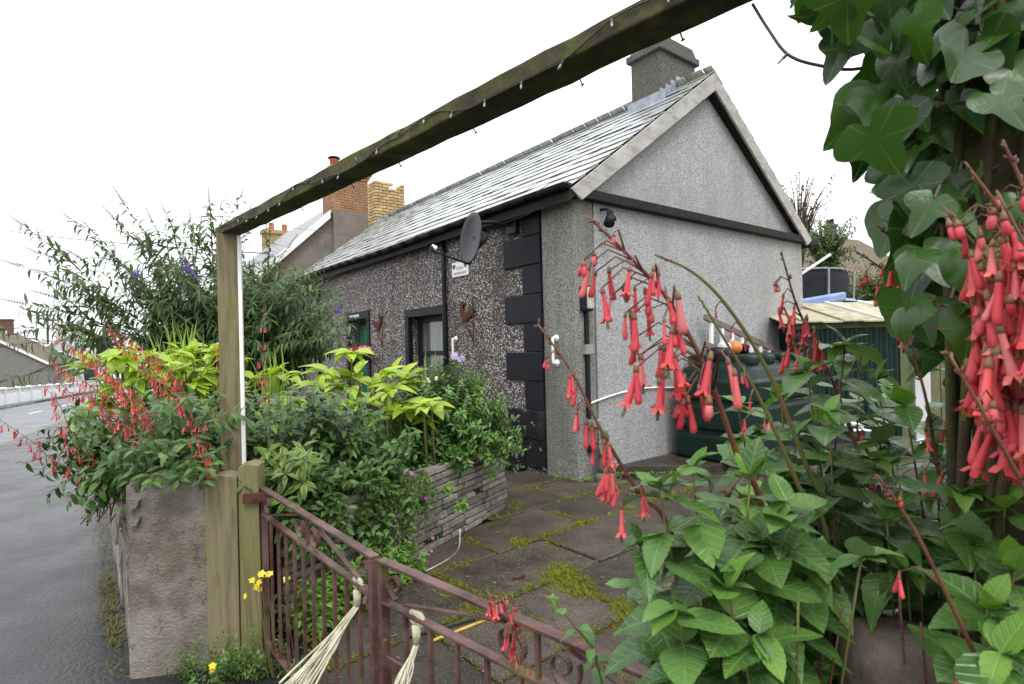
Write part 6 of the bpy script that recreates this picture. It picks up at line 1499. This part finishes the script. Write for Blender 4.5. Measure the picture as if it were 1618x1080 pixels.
# fallen spray of red flowers draped on the gate
gsp = thing('fallen_flower_spray', 'spray of red fuchsia flowers draped over the gate scrollwork', 'flower spray', at(800, 960, 1.45))
raceme(gsp, [at(770, 940, 1.42), at(795, 948, 1.38), at(812, 985, 1.36), at(825, 1030, 1.34), at(832, 1075, 1.32)], .0028, .1, 9, .032, .85, Vector((-.4, -.5, 0)), 3)
# ---- trees and hedge on the terrace behind
random.seed(33)
def tree(name, label, base_, h, crown, n, matl, T, lstep=.1, trunk=.07, group=None, sparse=1.):
    t_ = thing(name, label, 'tree' if 'tree' in name else 'shrub', base_, 0, group); base_ = Vector(base_)
    tb_ = MB(); top = base_+Vector((0, 0, h*.55)); tb_.tube([base_, base_.lerp(top, .5)+rv(.08), top], [trunk, trunk*.8, trunk*.6], 8)
    tips_ = []
    for i in range(n):
        d = rv(1).normalized(); c = base_+Vector((0, 0, h*.65)); tip = c+Vector((d.x*crown[0], d.y*crown[0], d.z*crown[1]))*random.uniform(.55, 1.1)
        s = bez(base_+Vector((0, 0, h*random.uniform(.2, .5))), c.lerp(tip, .4)+Vector((0, 0, .1)), tip, 6); tb_.tube(s, [trunk*.4*(1-.9*k/5) for k in range(6)], 4); tips_.append(s)
    tb_.build('trunk', M_twig, t_, smooth=True); ms = []
    for s in tips_: ms += on_stem(s, lstep, .45, 1., .4, (1., .8), .5, .2)
    ms = [m for m in ms if random.random() < sparse]
    stuff(link('crown', scatter_mesh('crown', T, ms, matl), t_)); return t_
TL = leaf_tmpl(.13, .07, 3, .45, .2, .3)
M_tg = leafmat('tree_leaf', (.06, .12, .03), (.13, .20, .05), .5, .25); M_tr = leafmat('copper_leaf', (.11, .05, .035), (.17, .09, .06), .55, .2); M_tb = leafmat('brown_hedge', (.12, .085, .045), (.10, .12, .045), .6, .2); M_tp = leafmat('pink_bloom', (.45, .16, .2), (.5, .28, .28), .6, .2)
q = at(1262, 345, 16); tree('copper_tree', 'thin copper leaved tree top showing behind the gable end', (q.x, q.y, 1.8), 5.6, (1.2, 1.2), 70, M_tr, TL, .13, sparse=.55)
q = at(1288, 365, 17); tree('green_tree', 'small bushy green tree behind the gable end', (q.x+.3, q.y, 1.8), 4.0, (1.1, 1.1), 110, M_tg, TL, .1)
for i, (a, b_, d, h, w, mt, lb_) in enumerate(((1300, 405, 18, 2.0, 1.1, M_tb, 'brown leaved hedge bush on the terrace behind the trampoline'), (1350, 410, 19, 2.1, 1.2, M_tp, 'bush with dull pink bloom below the hill house'), (1400, 420, 17, 1.9, 1.1, M_tb, 'brownish bush to the right of the hill house'), (1380, 440, 14, 1.5, .9, M_tg, 'green bush behind the shed roof'), (1450, 430, 14, 1.8, 1.2, M_tg, 'green bush half hidden by the ivy behind the shed'), (1330, 440, 15.5, 1.2, .9, M_tg, 'low green bush behind the trampoline'))):
    q = at(a, b_, d); tree('hedge_bush', lb_, (q.x, q.y, 1.75), h, (w, h*.5), 70, mt, TL, .1, .04)
# far hedges and hills past the street end, ground cover by the far houses
for i, (s_, n_, h) in enumerate(((34, 9.6, 1.2), (38, 9.8, 1.4), (46, 9.6, 1.3))):
    q = street(s_, n_); tree('garden_shrub', ('dark green garden shrub behind the pierced white wall', 'taller green garden shrub behind the white wall by the gable', 'far green garden shrub along the white wall')[i], (q.x, q.y, q.z-.1), h, (.9, .6), 50, M_tg, TL, .1, .03)
